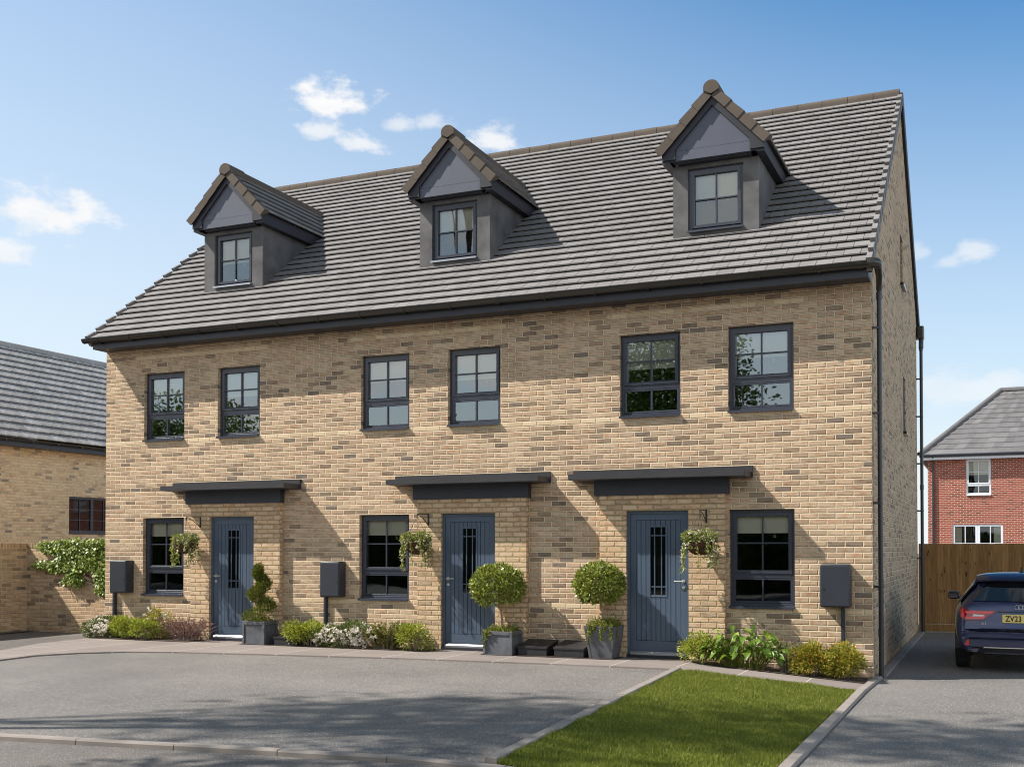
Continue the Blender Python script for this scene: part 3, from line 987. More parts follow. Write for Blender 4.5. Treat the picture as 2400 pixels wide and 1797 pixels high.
def half_round(mb, p0, p1, rad, seg=10, drop=0.03, upv=Vector((0, 0, 1))):
    """half-round ridge tile as a thick shell"""
    p0, p1 = Vector(p0), Vector(p1)
    d = (p1 - p0).normalized()
    s = d.cross(upv).normalized()
    up = s.cross(d).normalized()
    prof = [(-rad, -drop)] + [(-rad * math.cos(math.pi * k / seg), rad * 0.92 * math.sin(math.pi * k / seg)) for k in range(seg + 1)] + [(rad, -drop)]
    prof2 = [(a * 0.84, b - 0.016) for a, b in prof]
    n = len(prof)
    vs = []
    for q in (p0, p1):
        for a, b in prof: vs.append(tuple(q + s * a + up * b))
        for a, b in prof2: vs.append(tuple(q + s * a + up * b))
    fs = []
    for k in range(n - 1):
        fs.append((k, k + 1, 2 * n + k + 1, 2 * n + k))
        fs.append((n + k + 1, n + k, 3 * n + k, 3 * n + k + 1))
        fs.append((k + 1, k, n + k, n + k + 1))
        fs.append((2 * n + k, 2 * n + k + 1, 3 * n + k + 1, 3 * n + k))
    mb.poly(vs, fs)


def gutter_run(mb, x0, x1, yc, zc, rad=0.056):
    seg = 10
    prof = [(-rad * math.cos(math.pi * k / seg), -rad * math.sin(math.pi * k / seg)) for k in range(seg + 1)]
    inner = [(a * 0.93, b * 0.93) for a, b in prof]
    loop = prof + inner[::-1]
    mb.prism([(yc + a, zc + b) for a, b in loop], x0, x1, axis='x')


def gutter(parent, x0, x1, brackets, end_left=False, elbow=False):
    mb = MB()
    yc, zc = -0.420, 5.402
    gutter_run(mb, x0 + 0.0005, x1 - 0.0005, yc, zc, 0.074)
    # rolled front lip
    mb.tube([(x0 + 0.001, yc - 0.074, zc), (x1 - 0.001, yc - 0.074, zc)], 0.006, 6)
    if end_left:
        mb.prism([(yc + 0.076 * math.cos(math.pi + math.pi * k / 10), zc + 0.076 * math.sin(math.pi + math.pi * k / 10)) for k in range(11)], x0 - 0.012, x0, axis='x')
    for bx in brackets:
        gutter_run(mb, bx - 0.018, bx + 0.018, yc, zc, 0.086)
        mb.box(bx - 0.010, bx + 0.010, yc + 0.02, -0.3475, zc - 0.09, zc - 0.03)
    if elbow:
        gutter_run(mb, x1 - 0.15, x1 - 0.06, yc, zc, 0.082)
        # mitred outlet that turns back to the downpipe on the gable
        mb.tube([(0.0, yc, zc - 0.012), (0.06, yc, zc - 0.012), (0.105, yc + 0.035, zc - 0.014), (0.12, yc + 0.10, zc - 0.02)], [0.072, 0.074, 0.070, 0.062], 14)
        mb.tube([(0.12, yc + 0.10, zc - 0.02), (0.118, yc + 0.32, zc - 0.10), (0.10, yc + 0.50, zc - 0.17), (0.092, 0.15, zc - 0.26)], [0.055, 0.05, 0.042, 0.040], 14)
    return smooth_by_angle(mb.build('gutter', M['gutter'], parent), 40)


def downpipe(parent, x, y, z0, z1, brackets, joints, shoe=True):
    mb = MB()
    mb.tube([(x, y, z0), (x, y, z1)], 0.034, 14)
    for zb in joints:
        mb.tube([(x, y, zb - 0.05), (x, y, zb + 0.05)], 0.0395, 14)
        mb.tube([(x, y, zb + 0.03), (x, y, zb + 0.045)], 0.042, 14)
    for zb in brackets:
        mb.tube([(x, y, zb - 0.014), (x, y, zb + 0.014)], 0.0385, 14)
        mb.box(0.002, x, y - 0.052, y - 0.036, zb - 0.016, zb + 0.016)
        mb.box(0.001, 0.008, y - 0.062, y + 0.02, zb - 0.02, zb + 0.02)
    return smooth_by_angle(mb.build('downpipe', M['pipe'], parent), 40)


DW, DY, DZ0, DZ1 = 0.656, 0.786, 6.25, 7.46      # dormer half width, face plane, base, soffit
DR = math.tan(R(46.5))


def dormer(parent, cx, blind, seed, sill_bright):
    root = MB()
    # rendered front with a window hole and the two cheeks running into the roof
    wx0, wx1, wz0, wz1 = cx - 0.425, cx + 0.425, 6.445, 7.40
    wall_cells(root, cx - DW, cx + DW, 6.1, DZ1, [(wx0, wx1, wz0, wz1)], DY, 0.10, 'y', -1)
    ye = EAVE_Y + (DZ1 - EAVE_Z) / PITCH + 0.1
    for sx, s in ((cx - DW, -1), (cx + DW, 1)):
        pts = [(sx, DY, 6.1), (sx, ye, DZ1 - 0.2), (sx, ye, DZ1), (sx, DY, DZ1)]
        root.face(pts if s > 0 else pts[::-1])
        sx2 = sx - s * 0.08
        pts = [(sx2, DY + 0.1, 6.1), (sx2, ye, DZ1 - 0.2), (sx2, ye, DZ1), (sx2, DY + 0.1, DZ1)]
        root.face(pts[::-1] if s > 0 else pts)
    dm = root.build('dormer', M['render'], parent)
    w, pane, su, y = window(dm, 'window_frame', wx0, wx1, wz0, wz1, DY, two=False, set_back=0.055)
    finish_window(w, pane, su, y, wx0, wx1, wz0, DY, blind, M['silver_trim'] if sill_bright else M['anthracite'], sub=dm, glass='glass_mid')
    # triangular panel and the board under it
    yp = DY - 0.162
    hb = 0.60
    ztop = DZ1 + 0.17 + (hb - 0.03) * DR
    p = MB()
    p.prism([(cx - hb, DZ1 + 0.185), (cx + hb, DZ1 + 0.185), (cx + hb, DZ1 + 0.20), (cx, ztop + 0.10), (cx - hb, DZ1 + 0.20)], yp, yp + 0.05)
    p.box(cx - hb + 0.02, cx + hb - 0.02, yp - 0.004, yp + 0.05, DZ1 + 0.032, DZ1 + 0.180)
    p.build('gable_panel', M['panel'], dm)
    # barge boards with boxed ends
    yb = DY - 0.20
    b = MB()
    half = 0.775
    zb0 = DZ1 + 0.205                         # underside of the rafter line at the eaves
    zin = lambda x: zb0 + (half - abs(x - cx)) * DR
    wdt = 0.155
    for s in (-1, 1):
        pts = [(cx + s * half, zb0 + 0.0), (cx + s * half, zb0 - 0.155 + 0.0), (cx + s * (half - 0.21), zb0 - 0.155), (cx + s * (half - 0.21), zb0 + (0.21) * DR - wdt * 1.45),
               (cx, zb0 + half * DR - wdt * 1.45), (cx, zb0 + half * DR)]
        b.prism(pts if s < 0 else pts[::-1], yb, yb + 0.03)
        # soffit box behind the barge: return to the wall
        b.box(min(cx + s * half, cx + s * (DW + 0.001)), max(cx + s * half, cx + s * (DW + 0.001)), yb + 0.0305, ye, DZ1 + 0.003, DZ1 + 0.028)
        b.box(min(cx + s * (half - 0.205), cx + s * (half - 0.012)), max(cx + s * (half - 0.205), cx + s * (half - 0.012)), yb + 0.031, yp + 0.03, DZ1 + 0.0285, DZ1 + 0.20)
        xa, xb = sorted((cx + s * (half - 0.011), cx + s * half))
        b.box(xa, xb, yb + 0.0305, ye + 0.2, DZ1 + 0.029, DZ1 + 0.215)
    b.box(cx - half + 0.21, cx + half - 0.21, yb + 0.09, DY - 0.001, DZ1 + 0.004, DZ1 + 0.03)
    # sloping soffit behind the barge
    for s in (-1, 1):
        q = [(cx + s * (half - 0.2), yb + 0.03, zin(cx + s * (half - 0.2)) - 0.07), (cx, yb + 0.03, zin(cx) - 0.07), (cx, yp + 0.05, zin(cx) - 0.07), (cx + s * (half - 0.2), yp + 0.05, zin(cx + s * (half - 0.2)) - 0.07)]
        b.face(q)
    b.build('barge_board', M['dark_trim'], dm)
    # tiled roof
    t = MB()
    y0 = yb - 0.03
    gauge = 0.213
    rows = 6
    eh = 0.815
    ez = DZ1 + 0.185
    for s in (-1, 1):
        sd = Vector((-s, 0, DR)).normalized()
        nd = Vector((s * DR, 0, 1)).normalized()
        org = Vector((cx + s * eh, y0, ez))
        rake = eh / abs(sd.x)
        gg = rake / rows

        def ur(j, sd=sd, gg=gg):
            z = ez + sd.z * gg * (j + 0.6)
            return (0.0, (z - EAVE_Z) / PITCH + EAVE_Y - y0 + 0.12)
        tile_rows(t, org, Vector((0, 1, 0)), sd, nd, 0, 4, rows, gg, 0.226, 0.04, urange=ur, seed=seed + s)
    t.build('dormer_roof', M['tile'], dm)
    # verge tiles along the front edge and the round ridge
    v = MB()
    for s in (-1, 1):
        sd = Vector((-s, 0, DR)).normalized()
        nd = Vector((s * DR, 0, 1)).normalized()
        org = Vector((cx + s * (eh + 0.02), y0 - 0.012, ez - 0.02))
        n = 4
        rake = (eh - 0.05) / abs(sd.x)
        for k in range(n):
            a, c_ = k * rake / n, (k + 1) * rake / n + 0.012
            lift0, lift1 = 0.062, 0.045
            P = lambda ss, yy, nn: tuple(org + sd * ss + Vector((0, yy, 0)) + nd * nn)
            v.hexa([P(a, -0.012, -0.085), P(a, 0.14, -0.085 + 0.1), P(c_, 0.14, -0.085 + 0.1), P(c_, 0.0, -0.085),
                    P(a, -0.012, lift0), P(a, 0.14, lift0), P(c_, 0.14, lift1), P(c_, 0.0, lift1)])
    zr = ez + eh * DR - 0.0
    yend = (zr - EAVE_Z) / PITCH + EAVE_Y + 0.1
    L = 0.45
    yy = y0 - 0.02
    k = 0
    while yy < yend:
        half_round(v, (cx, yy, zr), (cx, min(yy + L - 0.006, yend), zr), 0.100 if k else 0.120, seg=12, drop=0.06)
        yy += L
        k += 1
    v.prism([(cx + 0.118 * math.cos(math.pi * q / 12), zr + 0.108 * math.sin(math.pi * q / 12)) for q in range(13)] + [(cx - 0.118, zr - 0.04), (cx, zr - 0.10), (cx + 0.118, zr - 0.04)], y0 - 0.035, y0 - 0.02)
    v.build('verge_tile', M['ridge_tile'], dm)
    return dm


def meter_box(parent, x0, x1, z0, z1, px, lock_right):
    b = MB()
    b.rbox(x0, x1, -0.20, 0.02, z0, z1, 0.02, 3)
    bx = smooth_by_angle(b.build('meter_box', M['meter'], parent), 50)
    d = MB()
    d.rbox(x0 + 0.015, x1 - 0.015, -0.208, -0.19, z0 + 0.018, z1 - 0.018, 0.006, 2)
    dd = d.build('box_door', M['meter'], bx)
    l = MB()
    lx = x1 - 0.05 if lock_right else x0 + 0.055
    lz = z0 + 0.42 * (z1 - z0)
    l.tube([(lx, -0.205, lz), (lx, -0.213, lz)], 0.016, 12)
    l.build('lock', M['iron'], bx)
    p = MB()
    p.box(px - 0.024, px + 0.024, -0.062, -0.001, -0.2, z0 + 0.01)
    p.box(px - 0.012, px + 0.012, -0.066, -0.062, -0.2, z0 - 0.002)
    p.build('conduit', M['meter'], bx)


def basket_bracket(parent, x, tipx, z=2.155, yw=-0.10, scroll=True):
    mb = MB()
    mb.box(x - 0.012, x + 0.012, yw - 0.012, yw + 0.003, z - 0.19, z)
    mb.tube([(x, yw - 0.006, z - 0.012), (tipx, yw - 0.27, z - 0.012)], 0.006, 6)
    mb.tube([(x, yw - 0.008, z - 0.18), (x * 0.45 + tipx * 0.55, yw - 0.16, z - 0.055), (tipx, yw - 0.262, z - 0.02)], 0.006, 6)
    ring = []
    for k in range(22):
        t = 2 * math.pi * k / 15 + 1.6
        rr = 0.028 * (1 - 0.55 * k / 21)
        ring.append((tipx + 0.3 * (rr * math.cos(t)), yw - 0.265 - rr * math.cos(t) * 0.9, z - 0.036 + rr * math.sin(t)))
    mb.tube(ring, 0.005, 5)
    mb.build('basket_bracket', M['iron'], parent)


BX = [-13.5436, -9.03, -4.515, 0.0]                 # party lines
UH, US, GH, GS = 4.772, 3.564, 2.154, 0.784         # heads and sills
TW, GAUGE = 0.2257, 0.2458
NROW = 29
CAP, NCAP = 0.323, 22
UVEC = Vector((1, 0, 0))
DCX = [-11.285, -6.74, -2.322]
HOUSES = [
    dict(label='left end brick terraced house, beside the ivy wall, spiral topiary by its blue door', door=(-11.084, -10.137), porch=(-11.487, -9.604),
         upper=[(-12.646, -11.728), (-10.995, -10.096)], ground=[(-12.657, -11.728)], meter=(-13.253, -12.868, -13.283, True), bracket=(-11.275, -11.37),
         can=(-11.948, -9.236, -11.847, -9.25, -11.582, -9.577), handle=False, ublind=(0.36, 0.42), gblind=0.25, dblind=0.44),
    dict(label='middle brick terraced house, between the other two, two black boxes right of its door', door=(-6.53, -5.585), porch=(-6.951, -5.06),
         upper=[(-8.067, -7.158), (-6.456, -5.541)], ground=[(-8.092, -7.160)], meter=(-8.731, -8.353, -8.719, True), bracket=(-6.749, -6.812),
         can=(-7.392, -4.689, -7.317, -4.704, -7.019, -5.016), handle=False, ublind=(0.34, 0.40), gblind=0.25, dblind=0.36),
    dict(label='right end brick terraced house, its tall gable and black downpipes facing the side drive', door=(-3.463, -2.523), porch=(-3.876, -1.999),
         upper=[(-3.589, -2.662), (-1.964, -1.039)], ground=[(-1.956, -1.037)], meter=(-0.671, -0.275, -0.386, False), bracket=(-2.26, -2.288),
         can=(-4.313, -1.612, -4.232, -1.629, -3.95, -1.945), handle=True, ublind=(0.42, 0.36), gblind=0.25, dblind=0.36),
]
BRK = [-13.32, -12.60, -11.86, -11.05, -10.25, -9.42, -8.62, -7.83, -7.02, -6.2, -5.38, -4.62, -3.82, -3.02, -2.23, -1.43, -0.62, ]


def build_house(i, H):
    x0, x1 = BX[i], BX[i + 1]
    root = thing('terraced_house', H['label'], 'house', ((x0 + x1) / 2, 0, 0), 'houses of the brick terrace')
    # ---- walls
    w = MB()
    opens = [(a, b, US, UH) for a, b in H['upper']] + [(a, b, GS, GH) for a, b in H['ground']]
    wall_cells(w, x0, x1, -0.25, EAVE_Z - 0.03, opens, 0.0, 0.105, 'y', -1)
    rear_open = [(x0 + 0.8, x0 + 1.9, 0.9, 2.1), (x0 + 2.6, x0 + 3.7, 0.0, 2.1), (x0 + 0.9, x0 + 1.8, 3.5, 4.7), (x0 + 2.7, x0 + 3.6, 3.5, 4.7)]
    gy = []
    if i == 2:
        slits = [(5.12, 5.72, 6.36, 7.24), (5.60, 6.20, 3.74, 4.75)]
        gable_poly(w, 0.0, slits, 1)
    if i == 0:
        gable_poly(w, x0, [], -1)
    wl = w.build('wall', M['brick'], root)
    rw = MB()
    wall_cells(rw, x0, x1, -0.25, rear_z(DEPTH) - 0.05, [], DEPTH, 0.1, 'y', 1)
    rw.build('rear_wall', M['brick'], root)
    if i == 2:
        for (ya, yb, za, zb) in slits:
            s = MB()
            s.box(-0.1, -0.06, ya, yb, za, zb)
            s.box(-0.02, 0.06, ya - 0.02, yb + 0.02, za - 0.05, za - 0.003)
            sw = s.build('side_window', M['dark_glass'], root)
    # ---- rooms behind the glass
    r = MB()
    for zf in (-0.1, 2.48, 5.0):
        r.box(x0 + 0.05, x1 - 0.05, 0.12, DEPTH - 0.12, zf, zf + 0.06)
    r.box(x0 + 0.05, x1 - 0.05, 4.2, 4.26, -0.04, 5.4)
    for xx in (x0 + 0.02, x1 - 0.06):
        r.box(xx, xx + 0.04, 0.115, DEPTH - 0.11, -0.2, 5.4)
    r.box(x0 + 2.0, x0 + 2.06, 0.12, 4.2, -0.04, 4.98) if i < 2 else r.box(x0 + 2.25, x0 + 2.31, 0.12, 4.2, -0.04, 4.98)
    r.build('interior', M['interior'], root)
    # ---- windows
    for k, (a, b) in enumerate(H['upper']):
        ww, pane, su, y = window(root, 'window', a, b, US, UH, 0.0)
        finish_window(ww, pane, su, y, a, b, US, 0.0, H['ublind'][k], M['anthracite'])
    for (a, b) in H['ground']:
        ww, pane, su, y = window(root, 'window', a, b, GS, GH, 0.0)
        finish_window(ww, pane, su, y, a, b, GS, 0.0, H['gblind'], M['anthracite'], glass='glass_low')
    # ---- door, porch, canopy
    porch(root, H['porch'][0], H['porch'][1], H['door'][0], H['door'][1], 0.05, 2.153)
    door(root, H['door'][0], H['door'][1], 0.05, 2.153, -0.10, H['handle'])
    canopy(root, *H['can'])
    basket_bracket(root, *H['bracket'])
    m = H['meter']
    meter_box(root, m[0], m[1], 0.80, 1.387, m[2], m[3])
    # ---- eaves
    f = MB()
    e0 = x0 - (0.0 if i else 0.0) + 0.0005
    e1 = x1 - 0.0005
    f.box(e0, e1, -0.345, -0.325, SOFFIT, 5.385)
    f.box(e0, e1, -0.3245, -0.001, SOFFIT + 0.004, SOFFIT + 0.02)
    f.box(e0, e0 + 0.012, -0.3245, -0.0015, SOFFIT + 0.0205, 5.40) if i == 0 else None
    f.box(e1 - 0.012, e1, -0.3245, -0.0015, SOFFIT + 0.0205, 5.40) if i == 2 else None
    f.build('fascia', M['fascia'], root)
    gutter(root, x0 - (0.125 if i == 0 else 0), x1 + (0.0 if i < 2 else 0.0), [b for b in BRK if x0 < b < x1], end_left=(i == 0), elbow=(i == 2))
    # ---- roof
    t = MB()
    cx = DCX[i]

    def skip(u, s, ua, ub, s0):
        y = EAVE_Y + s * SLOPE.y
        yl = EAVE_Y + s0 * SLOPE.y
        return abs(u - cx) < DW - 0.14 and DY + 0.15 < yl < 2.35
    ua, ub = x0 - (0.055 if i == 0 else 0), x1 + (0.0 if i < 2 else 0.0)
    n = round((ub - ua) / TW)
    tw = TW
    tile_rows(t, (0, EAVE_Y, EAVE_Z - 0.02), UVEC, SLOPE, NORM, ua, ub, NROW, GAUGE, tw, 0.043, skip=skip, seed=11 + i)
    # underlay below the tiles, open under the dormer
    lp = lambda uu, yy: (uu, yy, roofz(yy) - 0.062)
    cuts = [(ua, cx - DW + 0.1, EAVE_Y + 0.06, RIDGE_Y), (cx + DW - 0.1, ub, EAVE_Y + 0.06, RIDGE_Y), (cx - DW + 0.1, cx + DW - 0.1, EAVE_Y + 0.06, DY + 0.12), (cx - DW + 0.1, cx + DW - 0.1, 2.5, RIDGE_Y)]
    ul = MB()
    for (xa_, xb_, ya_, yb_) in cuts:
        ul.face([lp(xa_, ya_), lp(xb_, ya_), lp(xb_, yb_), lp(xa_, yb_)])
    rs = Vector((0, -1, PITCH)).normalized()
    rn = Vector((0, PITCH, 1)).normalized()
    rows = int((REAR_Y - RIDGE_Y) / (GAUGE * abs(rs.y)) + 0.5)
    for j in range(rows):
        s0, s1 = j * GAUGE, (j + 1) * GAUGE + 0.03
        P = lambda uu, ss, nn: tuple(Vector((uu, REAR_Y, rear_z(REAR_Y) - 0.02)) + rs * ss + rn * nn)
        t.hexa([P(ub, s0, 0.0), P(ua, s0, 0.0), P(ua, s1, -0.012), P(ub, s1, -0.012), P(ub, s0, 0.038), P(ua, s0, 0.038), P(ua, s1, 0.01), P(ub, s1, 0.01)])
    rf = t.build('roof', M['tile'], root)
    ul.build('underlay', M['groove'], rf)
    # ridge tiles
    rd = MB()
    xx = ua
    nr = round((ub - ua) / 0.45)
    L = (ub - ua) / nr
    for k in range(nr):
        half_round(rd, (ua + k * L + 0.004, RIDGE_Y, RIDGE_Z - 0.055), (ua + (k + 1) * L - 0.004, RIDGE_Y, RIDGE_Z - 0.055), 0.112 + rng.uniform(-0.003, 0.003), drop=0.09)
    rd.build('ridge', M['ridge_tile'], rf)
    # verge caps at the two ends of the terrace
    if i in (0, 2):
        vg = MB()
        xa, xb = (x0 - 0.085, x0 - 0.02) if i == 0 else (-0.018, 0.055)
        for j in range(NCAP):
            s0, s1 = j * CAP - 0.02, (j + 1) * CAP - 0.115
            vg.rnd = rng.uniform(0.4, 1.0)
            P = lambda uu, ss, nn: tuple(Vector((uu, EAVE_Y, EAVE_Z - 0.02)) + SLOPE * ss + NORM * nn)
            vg.hexa([P(xa, s0, -0.10), P(xb, s0, -0.10), P(xb, s1, -0.12), P(xa, s1, -0.12), P(xa, s0, 0.095), P(xb, s0, 0.095), P(xb, s1, 0.070), P(xa, s1, 0.070)])
        for j in range(rows):
            s0, s1 = j * GAUGE - 0.015, (j + 1) * GAUGE + 0.01
            P = lambda uu, ss, nn: tuple(Vector((uu, REAR_Y, rear_z(REAR_Y) - 0.02)) + rs * ss + rn * nn)
            vg.hexa([P(xb, s0, -0.13), P(xa, s0, -0.13), P(xa, s1, -0.15), P(xb, s1, -0.15), P(xb, s0, 0.062), P(xa, s0, 0.062), P(xa, s1, 0.036), P(xb, s1, 0.036)])
        vb = MB()  # dark bar added behind the caps so the gaps between them look dark
        P = lambda uu, ss, nn: tuple(Vector((uu, EAVE_Y, EAVE_Z - 0.02)) + SLOPE * ss + NORM * nn)
        s1 = NCAP * CAP
        vb.hexa([P(xa + 0.004, 0, -0.13), P(xb - 0.004, 0, -0.13), P(xb - 0.004, s1, -0.13), P(xa + 0.004, s1, -0.13), P(xa + 0.004, 0, 0.03), P(xb - 0.004, 0, 0.03), P(xb - 0.004, s1, 0.03), P(xa + 0.004, s1, 0.03)])
        vb.build('verge_gap_backing', M['dark_trim'], rf)
        vg.build('verge', M['tile'] if True else None, rf)
    dormer(root, cx, H['dblind'], 40 + 7 * i, i < 2)
    if i == 2:
        bb = MB()
        # dark barge under the rear verge and the rear eaves
        bb.prism([(RIDGE_Y, RIDGE_Z - 0.06), (RIDGE_Y, RIDGE_Z - 0.26), (REAR_Y - 0.05, rear_z(REAR_Y - 0.05) - 0.26), (REAR_Y - 0.05, rear_z(REAR_Y - 0.05) - 0.06)], 0.002, 0.05, axis='x')
        bb.box(-4.5, 0.05, DEPTH + 0.01, DEPTH + 0.36, rear_z(REAR_Y) - 0.26, rear_z(REAR_Y) - 0.06)
        bb.build('rear_fascia', M['dark_trim'], root)
        downpipe(root, 0.092, 0.15, -0.16, 5.14, [4.62, 3.45, 2.22, 1.08], [0.45, 5.06])
        gg = MB()
        gg.rbox(0.02, 0.16, DEPTH - 0.12, DEPTH + 0.12, 6.06, 6.34, 0.03, 2)
        gg.tube([(0.1, 9.36, 6.1), (0.1, 9.3, 5.95), (0.1, 9.28, 5.85)], 0.05, 12)
        gg.build('hopper', M['gutter'], root)
        downpipe(root, 0.10, 9.28, -0.16, 5.9, [5.2, 4.4, 3.4, 2.4, 1.4], [5.85, 2.9])
    return root


def gable_poly(mb, xg, slits, sgn):
    """gable wall of the terrace on the plane x = xg, facing sgn*x"""
    zf, zr = EAVE_Z - 0.06, rear_z(DEPTH) - 0.06
    zt = RIDGE_Z - 0.10
    base_top = 3.0
    if slits:
        ys = sorted({0.0, DEPTH, RIDGE_Y, *[s[0] for s in slits], *[s[1] for s in slits]})
    else:
        ys = [0.0, RIDGE_Y, DEPTH]
    top = lambda y: zf + (zt - zf) * y / RIDGE_Y if y <= RIDGE_Y else zt + (zr - zt) * (y - RIDGE_Y) / (DEPTH - RIDGE_Y)
    for a, b in zip(ys[:-1], ys[1:]):
        cuts = [(-0.25, -0.25)]
        holes = sorted([(s[2], s[3]) for s in slits if s[0] - 1e-6 <= a and b <= s[1] + 1e-6])
        z = -0.25
        for (h0, h1) in holes:
            q = [(xg, a, z), (xg, b, z), (xg, b, h0), (xg, a, h0)]
            mb.face(q if sgn > 0 else q[::-1])
            z = h1
        q = [(xg, a, z), (xg, b, z), (xg, b, top(b)), (xg, a, top(a))]
        mb.face(q if sgn > 0 else q[::-1])
    for (ya, yb, za, zb) in slits:
        d = xg - sgn * 0.1
        for q in ([(xg, ya, za), (xg, ya, zb), (d, ya, zb), (d, ya, za)], [(xg, yb, zb), (xg, yb, za), (d, yb, za), (d, yb, zb)],
                  [(xg, ya, zb), (xg, yb, zb), (d, yb, zb), (d, ya, zb)], [(xg, yb, za), (xg, ya, za), (d, ya, za), (d, yb, za)]):
            mb.face(q[::-1] if sgn > 0 else q)


for i_, H_ in enumerate(HOUSES):
    build_house(i_, H_)

# ------------------------------------------------------------------ foliage helpers
def leaf_arrays(P, D, L, Wd, r, fold=0.15, up=None):
    """one bent diamond per leaf"""
    n = len(P)
    D = D / (np.linalg.norm(D, axis=1, keepdims=True) + 1e-9)
    ref = r.normal(size=(n, 3))
    if up is not None: ref = ref * 0.6 + np.array(up)
    S = np.cross(D, ref)
    S /= (np.linalg.norm(S, axis=1, keepdims=True) + 1e-9)
    N = np.cross(S, D)
    L = np.broadcast_to(L, (n,))[:, None]
    Wd = np.broadcast_to(Wd, (n,))[:, None]
    mid = P + D * L * 0.45 - N * L * fold
    V = np.stack([P, mid + S * Wd / 2 + N * L * fold * 0.6, P + D * L - N * L * fold * 1.2, mid - S * Wd / 2 + N * L * fold * 0.6], 1)
    return V.reshape(-1, 3)


def leaves(name, mat, parent, P, D, L, Wd, seed, fold=0.12, mean=0.5, sd=0.22, up=None, rnd=None):
    r = np.random.default_rng(seed)
    V = leaf_arrays(np.asarray(P, float), np.asarray(D, float), L, Wd, r, fold, up)
    n = len(P)
    if rnd is None: rnd = np.clip(r.normal(mean, sd, n), 0, 1)
    return np_mesh(name, V, np.arange(4 * n).reshape(n, 4), mat, parent, rnd)


def lumps(r, c, rad, k, lump, flat_bottom=True):
    """centres of sub-clumps over an ellipsoid"""
    out = []
    while len(out) < k:
        d = r.normal(size=3)
        d /= np.linalg.norm(d)
        if flat_bottom and d[2] < -0.75: continue
        f = r.uniform(0.45, 1.0)
        out.append(np.array(c) + d * np.array(rad) * f * (1 - lump * 0.45))
    return np.array(out)


def bush_points(r, c, rad, n, k=14, lump=0.42, jitter=0.25):
    cs = lumps(r, c, rad, k, lump)
    idx = r.integers(0, k, n)
    d = r.normal(size=(n, 3))
    d /= np.linalg.norm(d, axis=1, keepdims=True)
    rr = np.array(rad) * lump
    sh = r.uniform(0.55, 1.05, (n, 1))
    P = cs[idx] + d * rr * sh
    out = (P - np.array(c)) / np.array(rad)
    D = out / (np.linalg.norm(out, axis=1, keepdims=True) + 1e-9) + d * 0.7 + r.normal(size=(n, 3)) * jitter + np.array([0, 0, 0.25])
    return P, D


def twigs(parent, c, rad, k, seed, mat, top=0.75, name='stem', r0=0.006):
    r = random.Random(seed)
    mb = MB()
    for _ in range(k):
        a = r.uniform(0, 2 * math.pi)
        f = r.uniform(0.3, 0.9)
        b = (c[0] + 0.15 * rad[0] * math.cos(a), c[1] + 0.15 * rad[1] * math.sin(a), gz(c[0]) - 0.03)
        e = (c[0] + f * rad[0] * math.cos(a), c[1] + f * rad[1] * math.sin(a), c[2] + rad[2] * top * r.uniform(0.2, 1))
        m_ = ((b[0] * .6 + e[0] * .4), (b[1] * .6 + e[1] * .4), b[2] * .45 + e[2] * .55)
        mb.tube([b, m_, e], [r0, r0 * 0.7, r0 * 0.3], 5)
    return mb.build(name, mat, parent)


def flower_heads(name, parent, P, size, seed, mat, petals=9):
    """domed heads of small petals"""
    r = np.random.default_rng(seed)
    n = len(P)
    PP = np.repeat(P, petals, 0)
    d = r.normal(size=(n * petals, 3))
    d[:, 2] = np.abs(d[:, 2]) * 0.8
    d[:, 1] -= 0.35
    d /= np.linalg.norm(d, axis=1, keepdims=True)
    sz = np.repeat(r.uniform(0.75, 1.2, n), petals) * size
    return leaves(name, mat, parent, PP + d * sz[:, None] * 0.35, d + r.normal(size=d.shape) * 0.8, sz * 0.8, sz * 0.75, seed + 1, 0.2)


def shrub(name, label, cat, x0, x1, ztop, y, mat, n, leaf, seed, yr=0.24, flowers=None, group='flower bed plants', k=14, lump=0.42, stems=10, stem_mat=None, low=0.02, wratio=0.55):
    x, w = (x0 + x1) / 2, (x1 - x0) / 2
    zb = gz(x)
    root = thing(name, label, cat, (x, y, zb), group)
    h = (ztop - zb)
    c = (x, y, zb + h * 0.47 + low)
    rad = (w * 1.14, yr * 1.15, h * 0.60)
    r = np.random.default_rng(seed)
    P, D = bush_points(r, c, rad, n, k, lump)
    keep = P[:, 2] > zb + 0.015
    P, D = P[keep], D[keep]
    L = r.uniform(0.7, 1.25, len(P)) * leaf
    leaves('foliage', mat, root, P, D, L, L * wratio, seed + 1)
    twigs(root, (x, y, c[2]), rad, stems, seed, stem_mat or M['twig'])
    if flowers:
        fm, fn, fs, zmin = flowers
        Pf, Df = bush_points(r, c, (rad[0] * 1.02, rad[1] * 1.05, rad[2] * 1.04), fn * 4, k, lump)
        ok = (Pf[:, 2] > zb + h * zmin) & (((Pf - np.array(c)) / np.array(rad) * np.array([1, 1.0, 1])) ** 2).sum(1).__gt__(0.3)
        Pf = Pf[ok][:int(fn * 2.4)]
        if len(Pf) < 40:
            for q in range(len(Pf)): flower_heads('flower_head', root, Pf[q:q + 1], fs * 1.2, seed + 5 + q, fm)
        else:
            flower_heads('flowers', root, Pf, fs * 1.2, seed + 5, fm)['kind'] = 'stuff'
    return root


